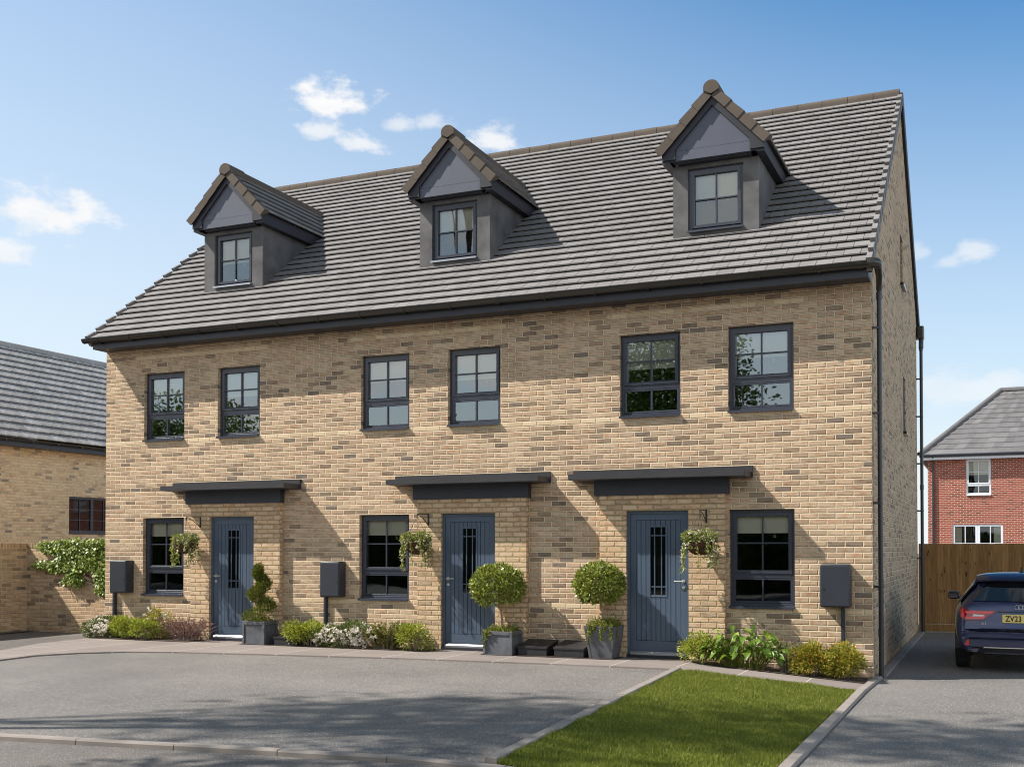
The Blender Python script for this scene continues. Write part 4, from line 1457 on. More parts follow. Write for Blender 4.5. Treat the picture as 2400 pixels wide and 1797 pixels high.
# ---- bed by the left-hand door
shrub('flowering_shrub', 'white-flowered low shrub at the left end of the bed under the left house window', 'shrub', -13.66, -12.90, 0.335, -0.36, M['white_shrub_leaf'], 2600, 0.040, 101, flowers=(M['white_petal'], 75, 0.030, 0.1))
shrub('shrub', 'small yellow-orange tipped shrub against the wall behind the white-flowered one at the left end', 'shrub', -13.28, -12.82, 0.40, -0.17, M['orange_leaf'], 1000, 0.038, 102, yr=0.14)
shrub('shrub', 'lime green leafy shrub in the middle of the bed under the left house window', 'shrub', -13.05, -12.35, 0.365, -0.38, M['lime_leaf'], 2600, 0.042, 103)
shrub('shrub', 'smaller lime green shrub with bare grey stems showing, next to the purple bush', 'shrub', -12.55, -11.92, 0.31, -0.42, M['lime_leaf'], 1900, 0.042, 104)
shrub('flowering_shrub', 'tall yellow-green shrub with few white flowers, behind the lime green ones and purple bush', 'shrub', -12.50, -11.86, 0.48, -0.20, M['orange_leaf'], 1700, 0.040, 105, yr=0.16, flowers=(M['white_petal'], 14, 0.034, 0.55))


def spiky(name, label, cat, x0, x1, ztop, y, mat, seed, nst, leaf, per=26, group='flower bed plants', spread=0.9, stem_mat=None, yr=0.2, flowers=None):
    """arching stems clothed in small leaves"""
    x, w = (x0 + x1) / 2, (x1 - x0) / 2
    zb = gz(x)
    root = thing(name, label, cat, (x, y, zb), group)
    r = np.random.default_rng(seed)
    mb = MB()
    PP, DD = [], []
    tips = []
    for s in range(nst):
        a = r.uniform(-1, 1)
        bx = x + a * w * 0.35
        tx = x + a * w * spread + r.normal() * 0.05
        ty = y + r.uniform(-1, 1) * yr
        tz = zb + (ztop - zb) * r.uniform(0.55, 1.0) * (1 - 0.25 * abs(a) ** 2)
        by = y + r.uniform(-0.4, 0.4) * yr
        pts = []
        for t in np.linspace(0, 1, 7):
            pts.append(np.array([bx + (tx - bx) * t ** 1.5, by + (ty - by) * t, zb - 0.02 + (tz - zb + 0.02) * (t ** 0.8)]))
        mb.tube(pts, [0.004, 0.0038, 0.0034, 0.003, 0.0026, 0.002, 0.0012], 5)
        for q in range(per):
            t = r.uniform(0.12, 1.0)
            k = min(5, int(t * 6))
            f = t * 6 - k
            p = pts[k] * (1 - f) + pts[k + 1] * f
            d = r.normal(size=3) + (pts[k + 1] - pts[k]) / np.linalg.norm(pts[k + 1] - pts[k]) * 0.8
            PP.append(p)
            DD.append(d)
        tips.append(pts[-1])
    mb.build('stem', stem_mat or M['twig'], root)
    L = r.uniform(0.7, 1.3, len(PP)) * leaf
    leaves('foliage', mat, root, np.array(PP), np.array(DD), L, L * 0.55, seed + 1)
    if flowers is not None:
        flower_heads('flowers', root, np.array(tips), 0.03, seed + 4, flowers)
    return root


spiky('berberis_bush', 'purple-leaved spiky bush with arching stems beside the left-hand blue door', 'bush', -11.98, -10.78, 0.45, -0.34, M['berberis_leaf'], 106, 100, 0.024, per=42, yr=0.26, spread=1.0)
# ---- bed under the middle house window
shrub('shrub', 'bright lime green rounded shrub beside the black box, under the middle meter box', 'shrub', -9.28, -8.42, 0.43, -0.36, M['lime_leaf'], 3000, 0.043, 111)
shrub('flowering_shrub', 'white-flowered low shrub under the middle house window', 'shrub', -8.70, -7.55, 0.375, -0.36, M['white_shrub_leaf'], 3300, 0.040, 112, flowers=(M['white_petal'], 130, 0.030, 0.05), k=18)
spiky('shrub', 'olive green and reddish feathery shrub right of the white flowers under the middle window', 'shrub', -7.85, -6.92, 0.43, -0.34, M['olive_leaf'], 113, 120, 0.040, per=52, yr=0.26)
shrub('shrub', 'upright lime green shrub with pinkish tips next to the middle blue door frame', 'shrub', -7.18, -6.56, 0.44, -0.40, M['lime_leaf'], 1900, 0.044, 114)
# ---- bed at the right-hand end
shrub('shrub', 'small lime green shrub right beside the right-hand blue door', 'shrub', -2.56, -1.98, 0.35, -0.40, M['lime_leaf'], 2100, 0.040, 121)


def broad_plant(name, label, x0, x1, ztop, y, seed):
    x, w = (x0 + x1) / 2, (x1 - x0) / 2
    zb = gz(x)
    root = thing(name, label, 'plant', (x, y, zb), 'flower bed plants')
    r = np.random.default_rng(seed)
    sm = MB()
    V, F, rn = [], [], []
    for s in range(230):
        a = r.uniform(-1, 1)
        h = (ztop - zb) * (r.uniform(0.25, 0.72) if s > 22 else r.uniform(0.70, 0.98))
        b = np.array([x + a * w * 0.45, y + r.uniform(-0.12, 0.1), zb - 0.02])
        t = np.array([x + a * w * 0.98 + r.normal() * 0.03, y + r.uniform(-0.26, 0.18), zb + h * (1 - 0.25 * a * a)])
        sm.tube([b, b * 0.4 + t * 0.6 + np.array([0, 0, 0.03]), t], [0.004, 0.003, 0.002], 5)
        L = r.uniform(0.08, 0.155)
        W_ = L * r.uniform(0.55, 0.72)
        d = np.array([a * 0.8 + r.normal() * 0.6, -0.5 + r.normal() * 0.6, r.uniform(-0.75, 0.15)])
        d /= np.linalg.norm(d)
        s_ = np.cross(d, np.array([r.normal() * 0.35, r.normal() * 0.35, 1.0]))
        s_ /= np.linalg.norm(s_)
        n_ = np.cross(s_, d)
        base = len(V)
        prof = [(0, 0.0), (0.22, 0.42), (0.45, 0.5), (0.75, 0.3), (1.0, 0.0)]
        mid = [t + d * L * u - n_ * L * 0.35 * u * u for u, _ in prof]
        for (u, ww), m_ in zip(prof, mid):
            V.append(m_ + s_ * W_ * ww + n_ * W_ * 0.22 * (ww * 2))
            V.append(m_)
            V.append(m_ - s_ * W_ * ww + n_ * W_ * 0.22 * (ww * 2))
        c = np.clip(r.normal(0.48, 0.22), 0, 1)
        for q in range(4):
            F.append((base + q * 3, base + q * 3 + 1, base + q * 3 + 4, base + q * 3 + 3))
            F.append((base + q * 3 + 1, base + q * 3 + 2, base + q * 3 + 5, base + q * 3 + 4))
            rn += [c, c]
    sm.build('stem', M['moss_leaf'], root)
    np_mesh('foliage', np.array(V), np.array(F), M['broad_leaf'], root, np.array(rn))
    return root


broad_plant('broad_leaved_plant', 'tall plant with large drooping green leaves in the bed below the right-hand window', -2.18, -1.14, 0.60, -0.36, 122)
spiky('sage_plant', 'slender sage green plant between the large-leaved plant and the orange-tipped shrubs', 'plant', -1.32, -0.86, 0.37, -0.38, M['sage_leaf'], 123, 44, 0.026, per=40, yr=0.16, spread=0.8)
spiky('flower_spike', 'purple flower spikes standing behind the sage green plant near the wall', 'plant', -1.26, -1.02, 0.44, -0.16, M['purple_petal'], 124, 7, 0.026, per=40, yr=0.06)
shrub('shrub', 'orange-tipped yellow-green shrub in front of the right-hand meter box conduit, left of its twin', 'shrub', -1.02, -0.46, 0.30, -0.37, M['orange_leaf'], 5200, 0.036, 125, yr=0.27, k=24, lump=0.36)
shrub('shrub', 'orange-tipped yellow-green shrub nearest the corner of the terrace and the side drive', 'shrub', -0.60, -0.07, 0.29, -0.35, M['orange_leaf'], 5600, 0.036, 126, yr=0.28, k=24, lump=0.36)

# ------------------------------------------------------------------ planters and topiary
def square_planter(label, x0, x1, yf, h, seed):
    d = x1 - x0
    root = thing('planter', label, 'planter', ((x0 + x1) / 2, yf + d / 2, 0), 'grey stone planters by the doors')
    mb = MB()
    y0, y1 = yf, yf + d * 0.86
    z0, z1 = 0.006, h
    t = 0.028
    mb.box(x0 + t, x1 - t, y0 + 0.018, y1 - 0.018, z0, z1 - 0.05)          # recessed panels
    for xa, xb in ((x0, x0 + t + 0.012), (x1 - t - 0.012, x1)):
        for ya, yb in ((y0, y0 + t), (y1 - t, y1)):
            mb.rbox(xa, xb, ya, yb, z0, z1 - 0.001, 0.004, 1)
    for (ya, yb) in ((y0, y0 + t), (y1 - t, y1)):
        mb.rbox(x0 + t + 0.012, x1 - t - 0.012, ya + 0.001, yb - 0.001, z1 - 0.055, z1, 0.004, 1)
        mb.box(x0 + t + 0.012, x1 - t - 0.012, ya + 0.002, yb - 0.002, z0, z0 + 0.012)
    for (xa, xb) in ((x0, x0 + t), (x1 - t, x1)):
        mb.rbox(xa + 0.001, xb - 0.001, y0 + t, y1 - t, z1 - 0.055, z1, 0.004, 1)
    pot = mb.build('pot', M['planter'], root)
    s = MB()
    s.box(x0 + t, x1 - t, y0 + t, y1 - t, z1 - 0.05, z1 - 0.02)
    s.build('soil', M['soil'], root)
    return root, ((x0 + x1) / 2, (y0 + y1) / 2, z1 - 0.02)


def topiary_ball(label, base, c, rad, seed, n=4600, mat=None, cut=None):
    """clipped bay ball on a bare stem"""
    root = thing('topiary_tree', label, 'topiary', base, 'topiary trees in the planters')
    r = np.random.default_rng(seed)
    d = r.normal(size=(n, 3))
    d /= np.linalg.norm(d, axis=1, keepdims=True)
    sh = np.where(r.random(n) < 0.75, r.uniform(0.86, 1.03, n), r.uniform(0.5, 0.86, n))
    nz = np.array([mnoise.noise(Vector(q * 2.3 + seed)) for q in d])
    sh = sh * (1 + 0.10 * nz)
    P = np.array(c) + d * np.array(rad) * sh[:, None]
    keep = (d[:, 2] > -0.86)
    if cut is not None: keep &= ~cut(P)
    P, d = P[keep], d[keep]
    D = d * 0.6 + r.normal(size=d.shape) * 0.75 + np.array([0, 0, 0.15])
    L = r.uniform(0.75, 1.3, len(P)) * 0.060
    leaves('crown', mat or M['bay_leaf'], root, P, D, L, L * 0.48, seed + 1, 0.1)
    t = MB()
    b = Vector(base)
    e = Vector(c)
    t.tube([b + Vector((0, 0, -0.02)), b * 0.7 + e * 0.3 + Vector((0.012, 0, 0)), b * 0.35 + e * 0.65 + Vector((-0.008, 0, 0)), e], [0.021, 0.017, 0.015, 0.012], 10)
    for k in range(7):
        a = k * 0.9 + seed
        s0 = b * 0.32 + e * 0.68
        t.tube([s0, s0 + Vector((math.cos(a) * rad[0] * 0.35, math.sin(a) * rad[1] * 0.35, rad[2] * 0.25)), e + Vector((math.cos(a) * rad[0] * 0.75, math.sin(a) * rad[1] * 0.75, rad[2] * (0.3 * math.sin(k * 2.1) - 0.1)))], [0.010, 0.007, 0.003], 6)
    t.build('trunk', M['bark'], root)
    return root


def trailing(name, label, top, half, seed, drops, n=900, group=None, mound=0.04):
    """creeping plant over the rim: a low mound plus hanging strands"""
    root = thing(name, label, 'plant', top, group)
    r = np.random.default_rng(seed)
    P = np.stack([top[0] + r.uniform(-1, 1, n) * half[0], top[1] + r.uniform(-1, 1, n) * half[1], top[2] + np.abs(r.normal(0, mound, n))], 1)
    D = r.normal(size=(n, 3)) + np.array([0, 0, 0.6])
    PP, DD = [P], [D]
    for (sx, sy, ln, cnt) in drops:
        t = r.uniform(0, 1, cnt)
        q = np.stack([sx + r.normal(0, 0.012, cnt) + 0.01 * np.sin(t * 9), sy + r.normal(0, 0.008, cnt) - 0.008, top[2] + 0.045 - t * ln - 0.02 * r.random(cnt)], 1)
        PP.append(q)
        DD.append(r.normal(size=(cnt, 3)) + np.array([0, -0.5, -0.5]))
    P, D = np.concatenate(PP), np.concatenate(DD)
    L = r.uniform(0.7, 1.3, len(P)) * 0.022
    leaves('foliage', M['moss_leaf'], root, P, D, L, L * 0.7, seed + 2)
    return root


# planter 1: spiral conifer
p1, top1 = square_planter('square grey stone planter with recessed panels holding the spiral topiary by the left-hand door', -10.030, -9.583, -0.55, 0.388, 1)
root = thing('topiary_tree', 'spiral-clipped conifer topiary in the square planter by the left-hand door', 'topiary', top1, 'topiary trees in the planters')
r_ = np.random.default_rng(31)
PP, DD = [], []
H1 = 0.93
for q in range(9500):
    t = r_.random() ** 0.85
    ang = t * 2 * math.pi * 2.35 + 2.75
    core = 0.10 * (1 - t) + 0.035
    thick = 0.135 * (1 - t) + 0.075
    cxx = top1[0] + math.cos(ang) * core
    cyy = top1[1] + math.sin(ang) * core
    czz = top1[2] + 0.03 + t * (H1 - 0.05)
    d = r_.normal(size=3)
    d /= np.linalg.norm(d)
    p = np.array([cxx, cyy, czz]) + d * np.array([thick, thick, 0.082]) * r_.uniform(0.55, 1.05)
    PP.append(p)
    DD.append(d + np.array([math.cos(ang) * 0.4, math.sin(ang) * 0.4, 0.5]) + r_.normal(size=3) * 0.35)
L = r_.uniform(0.7, 1.3, len(PP)) * 0.036
leaves('crown', M['conifer_leaf'], root, np.array(PP), np.array(DD), L, L * 0.34, 32)
t_ = MB()
t_.tube([(top1[0], top1[1], top1[2] - 0.02), (top1[0] + 0.01, top1[1], top1[2] + 0.4), (top1[0], top1[1], top1[2] + 0.85)], [0.016, 0.012, 0.005], 8)
t_.build('trunk', M['dark_bark'], root)
trailing('moss_plant', 'low mossy underplanting around the foot of the spiral topiary', (top1[0], top1[1], top1[2] + 0.005), (0.18, 0.16), 33, [], 900, 'underplanting in the planters')

# planter 2: square with lollipop
p2, top2 = square_planter('square grey stone planter with a lollipop tree beside the middle door', -5.556, -5.080, -0.60, 0.358, 2)
topiary_ball('lollipop bay tree with a lopsided round crown in the square planter by the middle door', top2, (-5.395, -0.42, 1.03), (0.405, 0.36, 0.325), 41,
             cut=lambda P: (P[:, 2] < 0.80) & (P[:, 0] > -5.40) & (P[:, 0] < -5.10))
trailing('trailing_plant', 'creeping green plant spilling over the left edge of the square planter by the middle door', (top2[0], top2[1], top2[2] + 0.01), (0.21, 0.18), 42,
         [(-5.545, -0.60, 0.27, 130), (-5.50, -0.605, 0.14, 110), (-5.46, -0.605, 0.08, 80), (-5.10, -0.50, 0.10, 60)], 1700, 'underplanting in the planters')

# planter 3: tall tapered pot with lollipop
root = thing('planter', 'tall tapered grey stone planter with trailing greenery beside the right-hand door', 'planter', (-3.73, -0.31, 0), 'grey stone planters by the doors')
mb = MB()
cx3, cy3 = -3.73, -0.31
b0, b1, hh = 0.165, 0.228, 0.475
for (r0, z0_, r1, z1_) in ((b0, 0.006, b1, hh),):
    mb.hexa([(cx3 - r0, cy3 - r0, z0_), (cx3 + r0, cy3 - r0, z0_), (cx3 + r0, cy3 + r0, z0_), (cx3 - r0, cy3 + r0, z0_),
             (cx3 - r1, cy3 - r1, z1_ - 0.045), (cx3 + r1, cy3 - r1, z1_ - 0.045), (cx3 + r1, cy3 + r1, z1_ - 0.045), (cx3 - r1, cy3 + r1, z1_ - 0.045)])
for sx in (-1, 1):
    for sy in (-1, 1):
        q0, q1 = b0 + 0.008, b1 + 0.008
        w_ = 0.03
        c0 = [(cx3 + sx * q0, cy3 + sy * q0), (cx3 + sx * (q0 - w_), cy3 + sy * q0), (cx3 + sx * (q0 - w_), cy3 + sy * (q0 - w_)), (cx3 + sx * q0, cy3 + sy * (q0 - w_))]
        c1 = [(cx3 + sx * q1, cy3 + sy * q1), (cx3 + sx * (q1 - w_), cy3 + sy * q1), (cx3 + sx * (q1 - w_), cy3 + sy * (q1 - w_)), (cx3 + sx * q1, cy3 + sy * (q1 - w_))]
        if sx * sy < 0: c0, c1 = c0[::-1], c1[::-1]
        mb.hexa([(x, y, 0.006) for x, y in c0] + [(x, y, hh) for x, y in c1])
q1 = b1 + 0.006
for (xa, xb, ya, yb) in ((cx3 - q1, cx3 + q1, cy3 - q1, cy3 - q1 + 0.03), (cx3 - q1, cx3 + q1, cy3 + q1 - 0.03, cy3 + q1), (cx3 - q1, cx3 - q1 + 0.03, cy3 - q1 + 0.03, cy3 + q1 - 0.03), (cx3 + q1 - 0.03, cx3 + q1, cy3 - q1 + 0.03, cy3 + q1 - 0.03)):
    mb.box(xa, xb, ya, yb, hh - 0.05, hh - 0.002)
mb.build('pot', M['planter'], root)
s = MB()
s.box(cx3 - 0.19, cx3 + 0.19, cy3 - 0.19, cy3 + 0.19, hh - 0.04, hh - 0.015)
s.build('soil', M['soil'], root)
topiary_ball('lollipop bay tree with a full round crown in the tapered planter by the right-hand door', (-3.74, -0.31, 0.46), (-3.79, -0.36, 1.075), (0.355, 0.34, 0.305), 43)
trailing('trailing_plant', 'creeping green plant hanging down the tapered planter by the right-hand door', (cx3, cy3, hh + 0.0), (0.21, 0.20), 44,
         [(-3.90, -0.545, 0.30, 150), (-3.86, -0.55, 0.16, 150), (-3.70, -0.55, 0.24, 150), (-3.64, -0.55, 0.10, 90), (-3.55, -0.54, 0.22, 160), (-3.505, -0.40, 0.2, 120), (-3.80, -0.55, 0.1, 90)], 1700, 'underplanting in the planters', 0.05)

# ------------------------------------------------------------------ low black boxes
def black_box(label, x0, x1):
    root = thing('black_box', label, 'box', ((x0 + x1) / 2, -0.27, 0), 'low black boxes against the wall')
    mb = MB()
    yf, yb = -0.50, -0.04
    zf, zb_ = 0.118, 0.195
    mb.prism([(yf, 0.004), (yb, 0.004), (yb, zb_), (yf, zf)], x0 + 0.012, x1 - 0.012, axis='x')
    mb.build('body', M['black_box'], root)
    l = MB()
    n = 5
    for k in range(n):
        a, b = k / n, (k + 1) / n
        ya, yb2 = yf - 0.014 + (yb - yf + 0.02) * a + 0.001, yf - 0.014 + (yb - yf + 0.02) * b - 0.001
        za, zc = zf + (zb_ - zf) * a, zf + (zb_ - zf) * b
        l.hexa([(x0, ya, za + 0.001), (x1, ya, za + 0.001), (x1, yb2, zc + 0.001), (x0, yb2, zc + 0.001), (x0, ya, za + 0.024), (x1, ya, za + 0.024), (x1, yb2, zc + 0.024), (x0, yb2, zc + 0.024)])
    l.build('lid', M['black_box'], root)
    return root


black_box('low black box with sloping lid beside the spiral topiary planter', -9.43, -8.95)
black_box('low black box with sloping lid touching the square planter of the middle house', -5.035, -4.555)
black_box('low black box with sloping lid next to the tapered planter', -4.455, -3.975)

# ------------------------------------------------------------------ hanging baskets
def hanging_basket(label, x, seed, trail):
    hz, y = 2.125, -0.36
    zr, rad = 1.690, 0.205
    root = thing('hanging_basket', label, 'hanging basket', (x, y, zr), 'hanging baskets by the doors')
    r = np.random.default_rng(seed)
    b = MB()
    prof = [(0.004, zr - 0.185), (0.07, zr - 0.178), (0.13, zr - 0.145), (0.175, zr - 0.09), (0.20, zr - 0.03), (0.205, zr)]
    b.lathe(prof + [(0.19, zr), (0.18, zr - 0.05), (0.0, zr - 0.05)], x, y, 28)
    b.build('liner', M['coir'], root, smooth=True)
    w = MB()
    for k in range(14):
        a = 2 * math.pi * k / 14
        w.tube([(x + (q + 0.004) * math.cos(a), y + (q + 0.004) * math.sin(a), z) for q, z in prof], 0.0022, 4)
    for (q, z) in ((0.209, zr), (0.18, zr - 0.09)):
        w.tube([(x + q * math.cos(2 * math.pi * k / 28), y + q * math.sin(2 * math.pi * k / 28), z) for k in range(29)], 0.004, 5)
    w.build('wire_frame', M['iron'], root)
    c = MB()
    for k in range(4):
        a = 2 * math.pi * k / 4 + 0.5
        c.tube([(x + 0.205 * math.cos(a), y + 0.205 * math.sin(a), zr), (x, y, hz - 0.02)], 0.0028, 5)
    c.tube([(x, y, hz - 0.03), (x, y, hz + 0.012)], 0.005, 5)
    c.build('chain', M['iron'], root)
    # growth: two mounds over the rim, and strands down
    n = 1000
    PP, DD = [], []
    for (mx, my, mz, rx, rz, k) in ((x - 0.16, y - 0.02, zr + 0.07, 0.10, 0.09, 380), (x + 0.08, y + 0.0, zr + 0.085, 0.15, 0.085, 520), (x, y + 0.03, zr + 0.05, 0.21, 0.045, 300)):
        d = r.normal(size=(k, 3))
        d /= np.linalg.norm(d, axis=1, keepdims=True)
        PP.append(np.array([mx, my, mz]) + d * np.array([rx, 0.14, rz]) * r.uniform(0.5, 1.05, (k, 1)))
        DD.append(d + r.normal(size=(k, 3)) * 0.6 + np.array([0, 0, 0.3]))
    st = MB()
    for (a, ln, cnt) in trail:
        sx, sy = x + (rad + 0.02) * math.cos(a), y + (rad + 0.02) * math.sin(a)
        ph = r.uniform(0, 6)
        pts = []
        for t in np.linspace(0, 1, 9):
            pts.append(np.array([sx + 0.02 * math.cos(a) * min(1, t * 3) + 0.018 * math.sin(ph + t * 5), sy + 0.015 * math.sin(ph * 2 + t * 4), zr + 0.03 - t * ln]))
        st.tube(pts, 0.0018, 4)
        t = r.uniform(0.0, 1, cnt)
        for q in t:
            k = min(7, int(q * 8))
            f = q * 8 - k
            PP.append((pts[k] * (1 - f) + pts[k + 1] * f + r.normal(size=3) * 0.008)[None])
            DD.append((r.normal(size=3) + np.array([0, 0, -0.3]))[None])
    st.build('stem', M['moss_leaf'], root)
    P, D = np.concatenate(PP), np.concatenate(DD)
    L = r.uniform(0.7, 1.3, len(P)) * 0.040
    leaves('foliage', M['basket_leaf'], root, P, D, L, L * 0.58, seed + 1)
    fl = P[r.choice(len(P), 60, replace=False)] + np.array([0, -0.02, 0.012])
    flower_heads('flowers', root, fl, 0.026, seed + 2, M['white_petal'], 6)
    return root


pi = math.pi
tr = lambda s: [(pi * 1.0, 0.42, 60), (pi * 1.12, 0.46, 70), (pi * 1.2, 0.36, 60), (pi * 1.36, 0.14, 22), (pi * 1.53, 0.38, 40), (pi * 1.68, 0.16, 22), (pi * 1.74, 0.42, 50), (pi * 1.8, 0.38, 60), (pi * 1.9, 0.42, 60), (pi * 2.02, 0.34, 50), (pi * 0.5, 0.3, 30)]
hanging_basket('hanging basket of trailing white-flowered greenery between the left house window and its door', -11.372, 51, tr(0))
hanging_basket('hanging basket of trailing white-flowered greenery between the middle house window and its door', -6.813, 52, tr(1))
hanging_basket('hanging basket of trailing white-flowered greenery between the right-hand door and window', -2.288, 53, tr(2))

# ------------------------------------------------------------------ garden wall with ivy on the left
root = thing('garden_wall', 'chest-high buff brick garden wall with a corner, running from the left edge to the terrace', 'wall', (-15, 0.75, 0))
mb = MB()
HT = 1.60
mb.box(-16.5, -16.3, -3.2, 0.965, -0.2, HT)
mb.box(-16.2995, -13.56, 0.75, 0.96, -0.2, HT)
mb.build('wall_run', M['garden_brick'], root)
cp = MB()
# brick-on-edge coping
x = -16.2995
while x < -13.62:
    cp.rnd = rng.random()
    cp.rbox(x + 0.004, x + 0.066, 0.747, 0.963, HT + 0.008, HT + 0.108, 0.004, 1)
    x += 0.075
y = -3.2
while y < 0.95:
    cp.rnd = rng.random()
    cp.rbox(-16.503, -16.3015, y + 0.004, y + 0.066, HT + 0.008, HT + 0.108, 0.004, 1)
    y += 0.075
m_, g_ = new_mat('coping_brick')
c_ = g_.ramp(attr(g_), [(0.0, lin(150, 126, 98)), (0.4, lin(186, 154, 118)), (0.8, lin(170, 140, 108)), (1.0, lin(122, 108, 94))])
g_.out(g_.bsdf(c_, 0.9, spec=0.25))
cp.build('coping', m_, root)
mo = MB()
mo.box(-16.497, -16.305, -3.19, 0.955, HT - 0.002, HT + 0.098)
mo.box(-16.30, -13.57, 0.757, 0.953, HT - 0.002, HT + 0.098)
mo.build('mortar_bed', plain('lime_mortar', lin(206, 186, 150), 0.9), root)

IVY = [(-15.95, 1.70), (-15.55, 1.75), (-15.15, 1.78), (-14.6, 1.78), (-13.6, 1.78), (-13.6, 0.70), (-14.30, 0.72), (-14.40, 0.80), (-14.38, 1.12), (-14.55, 1.20), (-14.68, 1.17), (-14.9, 1.08), (-14.72, 0.96),
       (-14.76, 0.90), (-14.98, 0.86), (-15.10, 0.93), (-15.28, 0.96), (-15.24, 1.02), (-15.06, 1.08), (-15.14, 1.16), (-15.38, 1.16), (-15.56, 1.14), (-15.66, 1.22), (-15.9, 1.19), (-16.1, 1.27), (-15.93, 1.36), (-15.6, 1.33), (-15.36, 1.43), (-15.45, 1.5), (-15.62, 1.54), (-15.8, 1.56)]


def in_poly(px, pz, poly):
    n = len(poly)
    ins = np.zeros(len(px), bool)
    j = n - 1
    for i in range(n):
        xi, zi = poly[i]
        xj, zj = poly[j]
        c = ((zi > pz) != (zj > pz)) & (px < (xj - xi) * (pz - zi) / (zj - zi + 1e-12) + xi)
        ins ^= c
        j = i
    return ins


r_ = np.random.default_rng(61)
n_ = 15000
px_ = r_.uniform(-16.15, -13.57, n_)
pz_ = r_.uniform(0.65, 1.80, n_)
jx, jz = r_.normal(0, 0.025, n_), r_.normal(0, 0.025, n_)
k_ = in_poly(px_ + jx, pz_ + jz, IVY)
k_ &= ~((px_ < -15.62) & (pz_ < 1.5) & (r_.random(n_) < 0.35))
px_, pz_ = px_[k_], pz_[k_]
n_ = len(px_)
th_ = np.abs(r_.normal(0.05, 0.04, n_)) + 0.01
P_ = np.stack([px_, 0.748 - th_, pz_], 1)
D_ = np.stack([r_.normal(0, 0.7, n_), -0.55 + r_.normal(0, 0.35, n_), -0.5 + r_.normal(0, 0.5, n_)], 1)
root = thing('ivy_plant', 'bushy green ivy growing over the top of the garden wall beside the terrace', 'ivy', (-14.6, 0.74, 0.0))
L_ = r_.uniform(0.7, 1.3, n_) * 0.058
leaves('foliage', M['ivy_leaf'], root, P_, D_, L_, L_ * 0.85, 62, 0.15, mean=0.48, sd=0.24, up=(0, -1.2, 0.5))
st = MB()
for k in range(26):
    xs = rng.uniform(-14.5, -13.9)
    xe = rng.uniform(-16.0, -13.7)
    ze = rng.uniform(1.2, 1.75)
    st.tube([(xs * 0.3 - 13.9 * 0.7, 0.744, 0.75), ((xs + xe) / 2, 0.738, 1.05 + 0.2 * rng.random()), (xe, 0.735, ze)], [0.007, 0.005, 0.002], 5)
st.build('stem', M['dark_bark'], root)

# ------------------------------------------------------------------ neighbouring building on the left
NX = -22.0
root = thing('neighbour_house', 'pale yellow brick building with long grey tiled roof, behind the garden wall', 'house', (NX, 8, 0))
w = MB()
nw = (7.45, 9.25, 2.05, 3.05)
wall_cells(w, -4.0, 12.5, -0.2, 4.50, [nw, (1.2, 3.0, 2.05, 3.05)], NX, 0.1, 'x', 1)
w.face([(NX, 12.5, -0.2), (NX - 7.6, 12.5, -0.2), (NX - 7.6, 12.5, 4.5), (NX - 3.8, 12.5, 7.7), (NX, 12.5, 4.5)])
w.face([(NX - 7.6, -4, -0.2), (NX, -4, -0.2), (NX, -4, 4.5), (NX - 3.8, -4, 7.7), (NX - 7.6, -4, 4.5)])
w.box(NX - 7.6, NX - 7.4, -3.99, 12.49, -0.2, 4.5)
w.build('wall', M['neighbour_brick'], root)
r = MB()
np_t = (7.70 - 4.40) / 3.8
rr_ = random.Random(5)
rows = 15
for j in range(rows):
    f0, f1 = j / rows, (j + 1) / rows + 0.012
    for s, xo in ((1, NX + 0.42), (-1, NX - 8.02)):
        xa, xb = xo - s * 4.22 * f0, xo - s * 4.22 * f1
        za, zb_ = 4.44 + 3.30 * f0, 4.44 + 3.30 * f1
        y = -4.3
        while y < 12.8:
            y1 = min(y + 0.33, 12.8)
            r.rnd = min(1, max(0, rr_.gauss(0.5, 0.22)))
            c = [(xa, y + 0.002, za + 0.05), (xa, y1 - 0.002, za + 0.05), (xb, y1 - 0.002, zb_ - 0.03), (xb, y + 0.002, zb_ - 0.03)]
            d = [(xa, y + 0.002, za + 0.085), (xa, y1 - 0.002, za + 0.062), (xb, y1 - 0.002, zb_ + 0.012), (xb, y + 0.002, zb_ + 0.012)]
            if s > 0: r.hexa(c + d)
            else: r.hexa(c[::-1] + d[::-1])
            y = y1
rf = r.build('roof', M['slate_tile'], root)
rd = MB()
for k in range(38):
    half_round(rd, (NX - 3.8, -4.3 + k * 0.45 + 0.003, 7.73), (NX - 3.8, -4.3 + (k + 1) * 0.45 - 0.003, 7.73), 0.12, drop=0.08)
rd.build('ridge', M['slate_tile'], rf)
f = MB()
f.box(NX + 0.30, NX + 0.33, -4.2, 12.7, 4.26, 4.42)
f.box(NX + 0.001, NX + 0.2995, -4.2, 12.7, 4.262, 4.285)
f.build('fascia', M['fascia'], root)
gt = MB()
gp = [(NX + 0.392 + 0.056 * math.cos(math.pi + math.pi * k / 8), 4.43 + 0.056 * math.sin(math.pi + math.pi * k / 8)) for k in range(9)]
gp2 = [(NX + 0.392 + 0.050 * math.cos(math.pi + math.pi * k / 8), 4.43 + 0.050 * math.sin(math.pi + math.pi * k / 8)) for k in range(9)][::-1]
gt.prism(gp + gp2, -4.2, 12.7, axis='y')
for k in range(20):
    gt.box(NX + 0.331, NX + 0.452, -3.6 + k * 0.85, -3.575 + k * 0.85, 4.365, 4.428)
gt.build('gutter', M['gutter'], root)


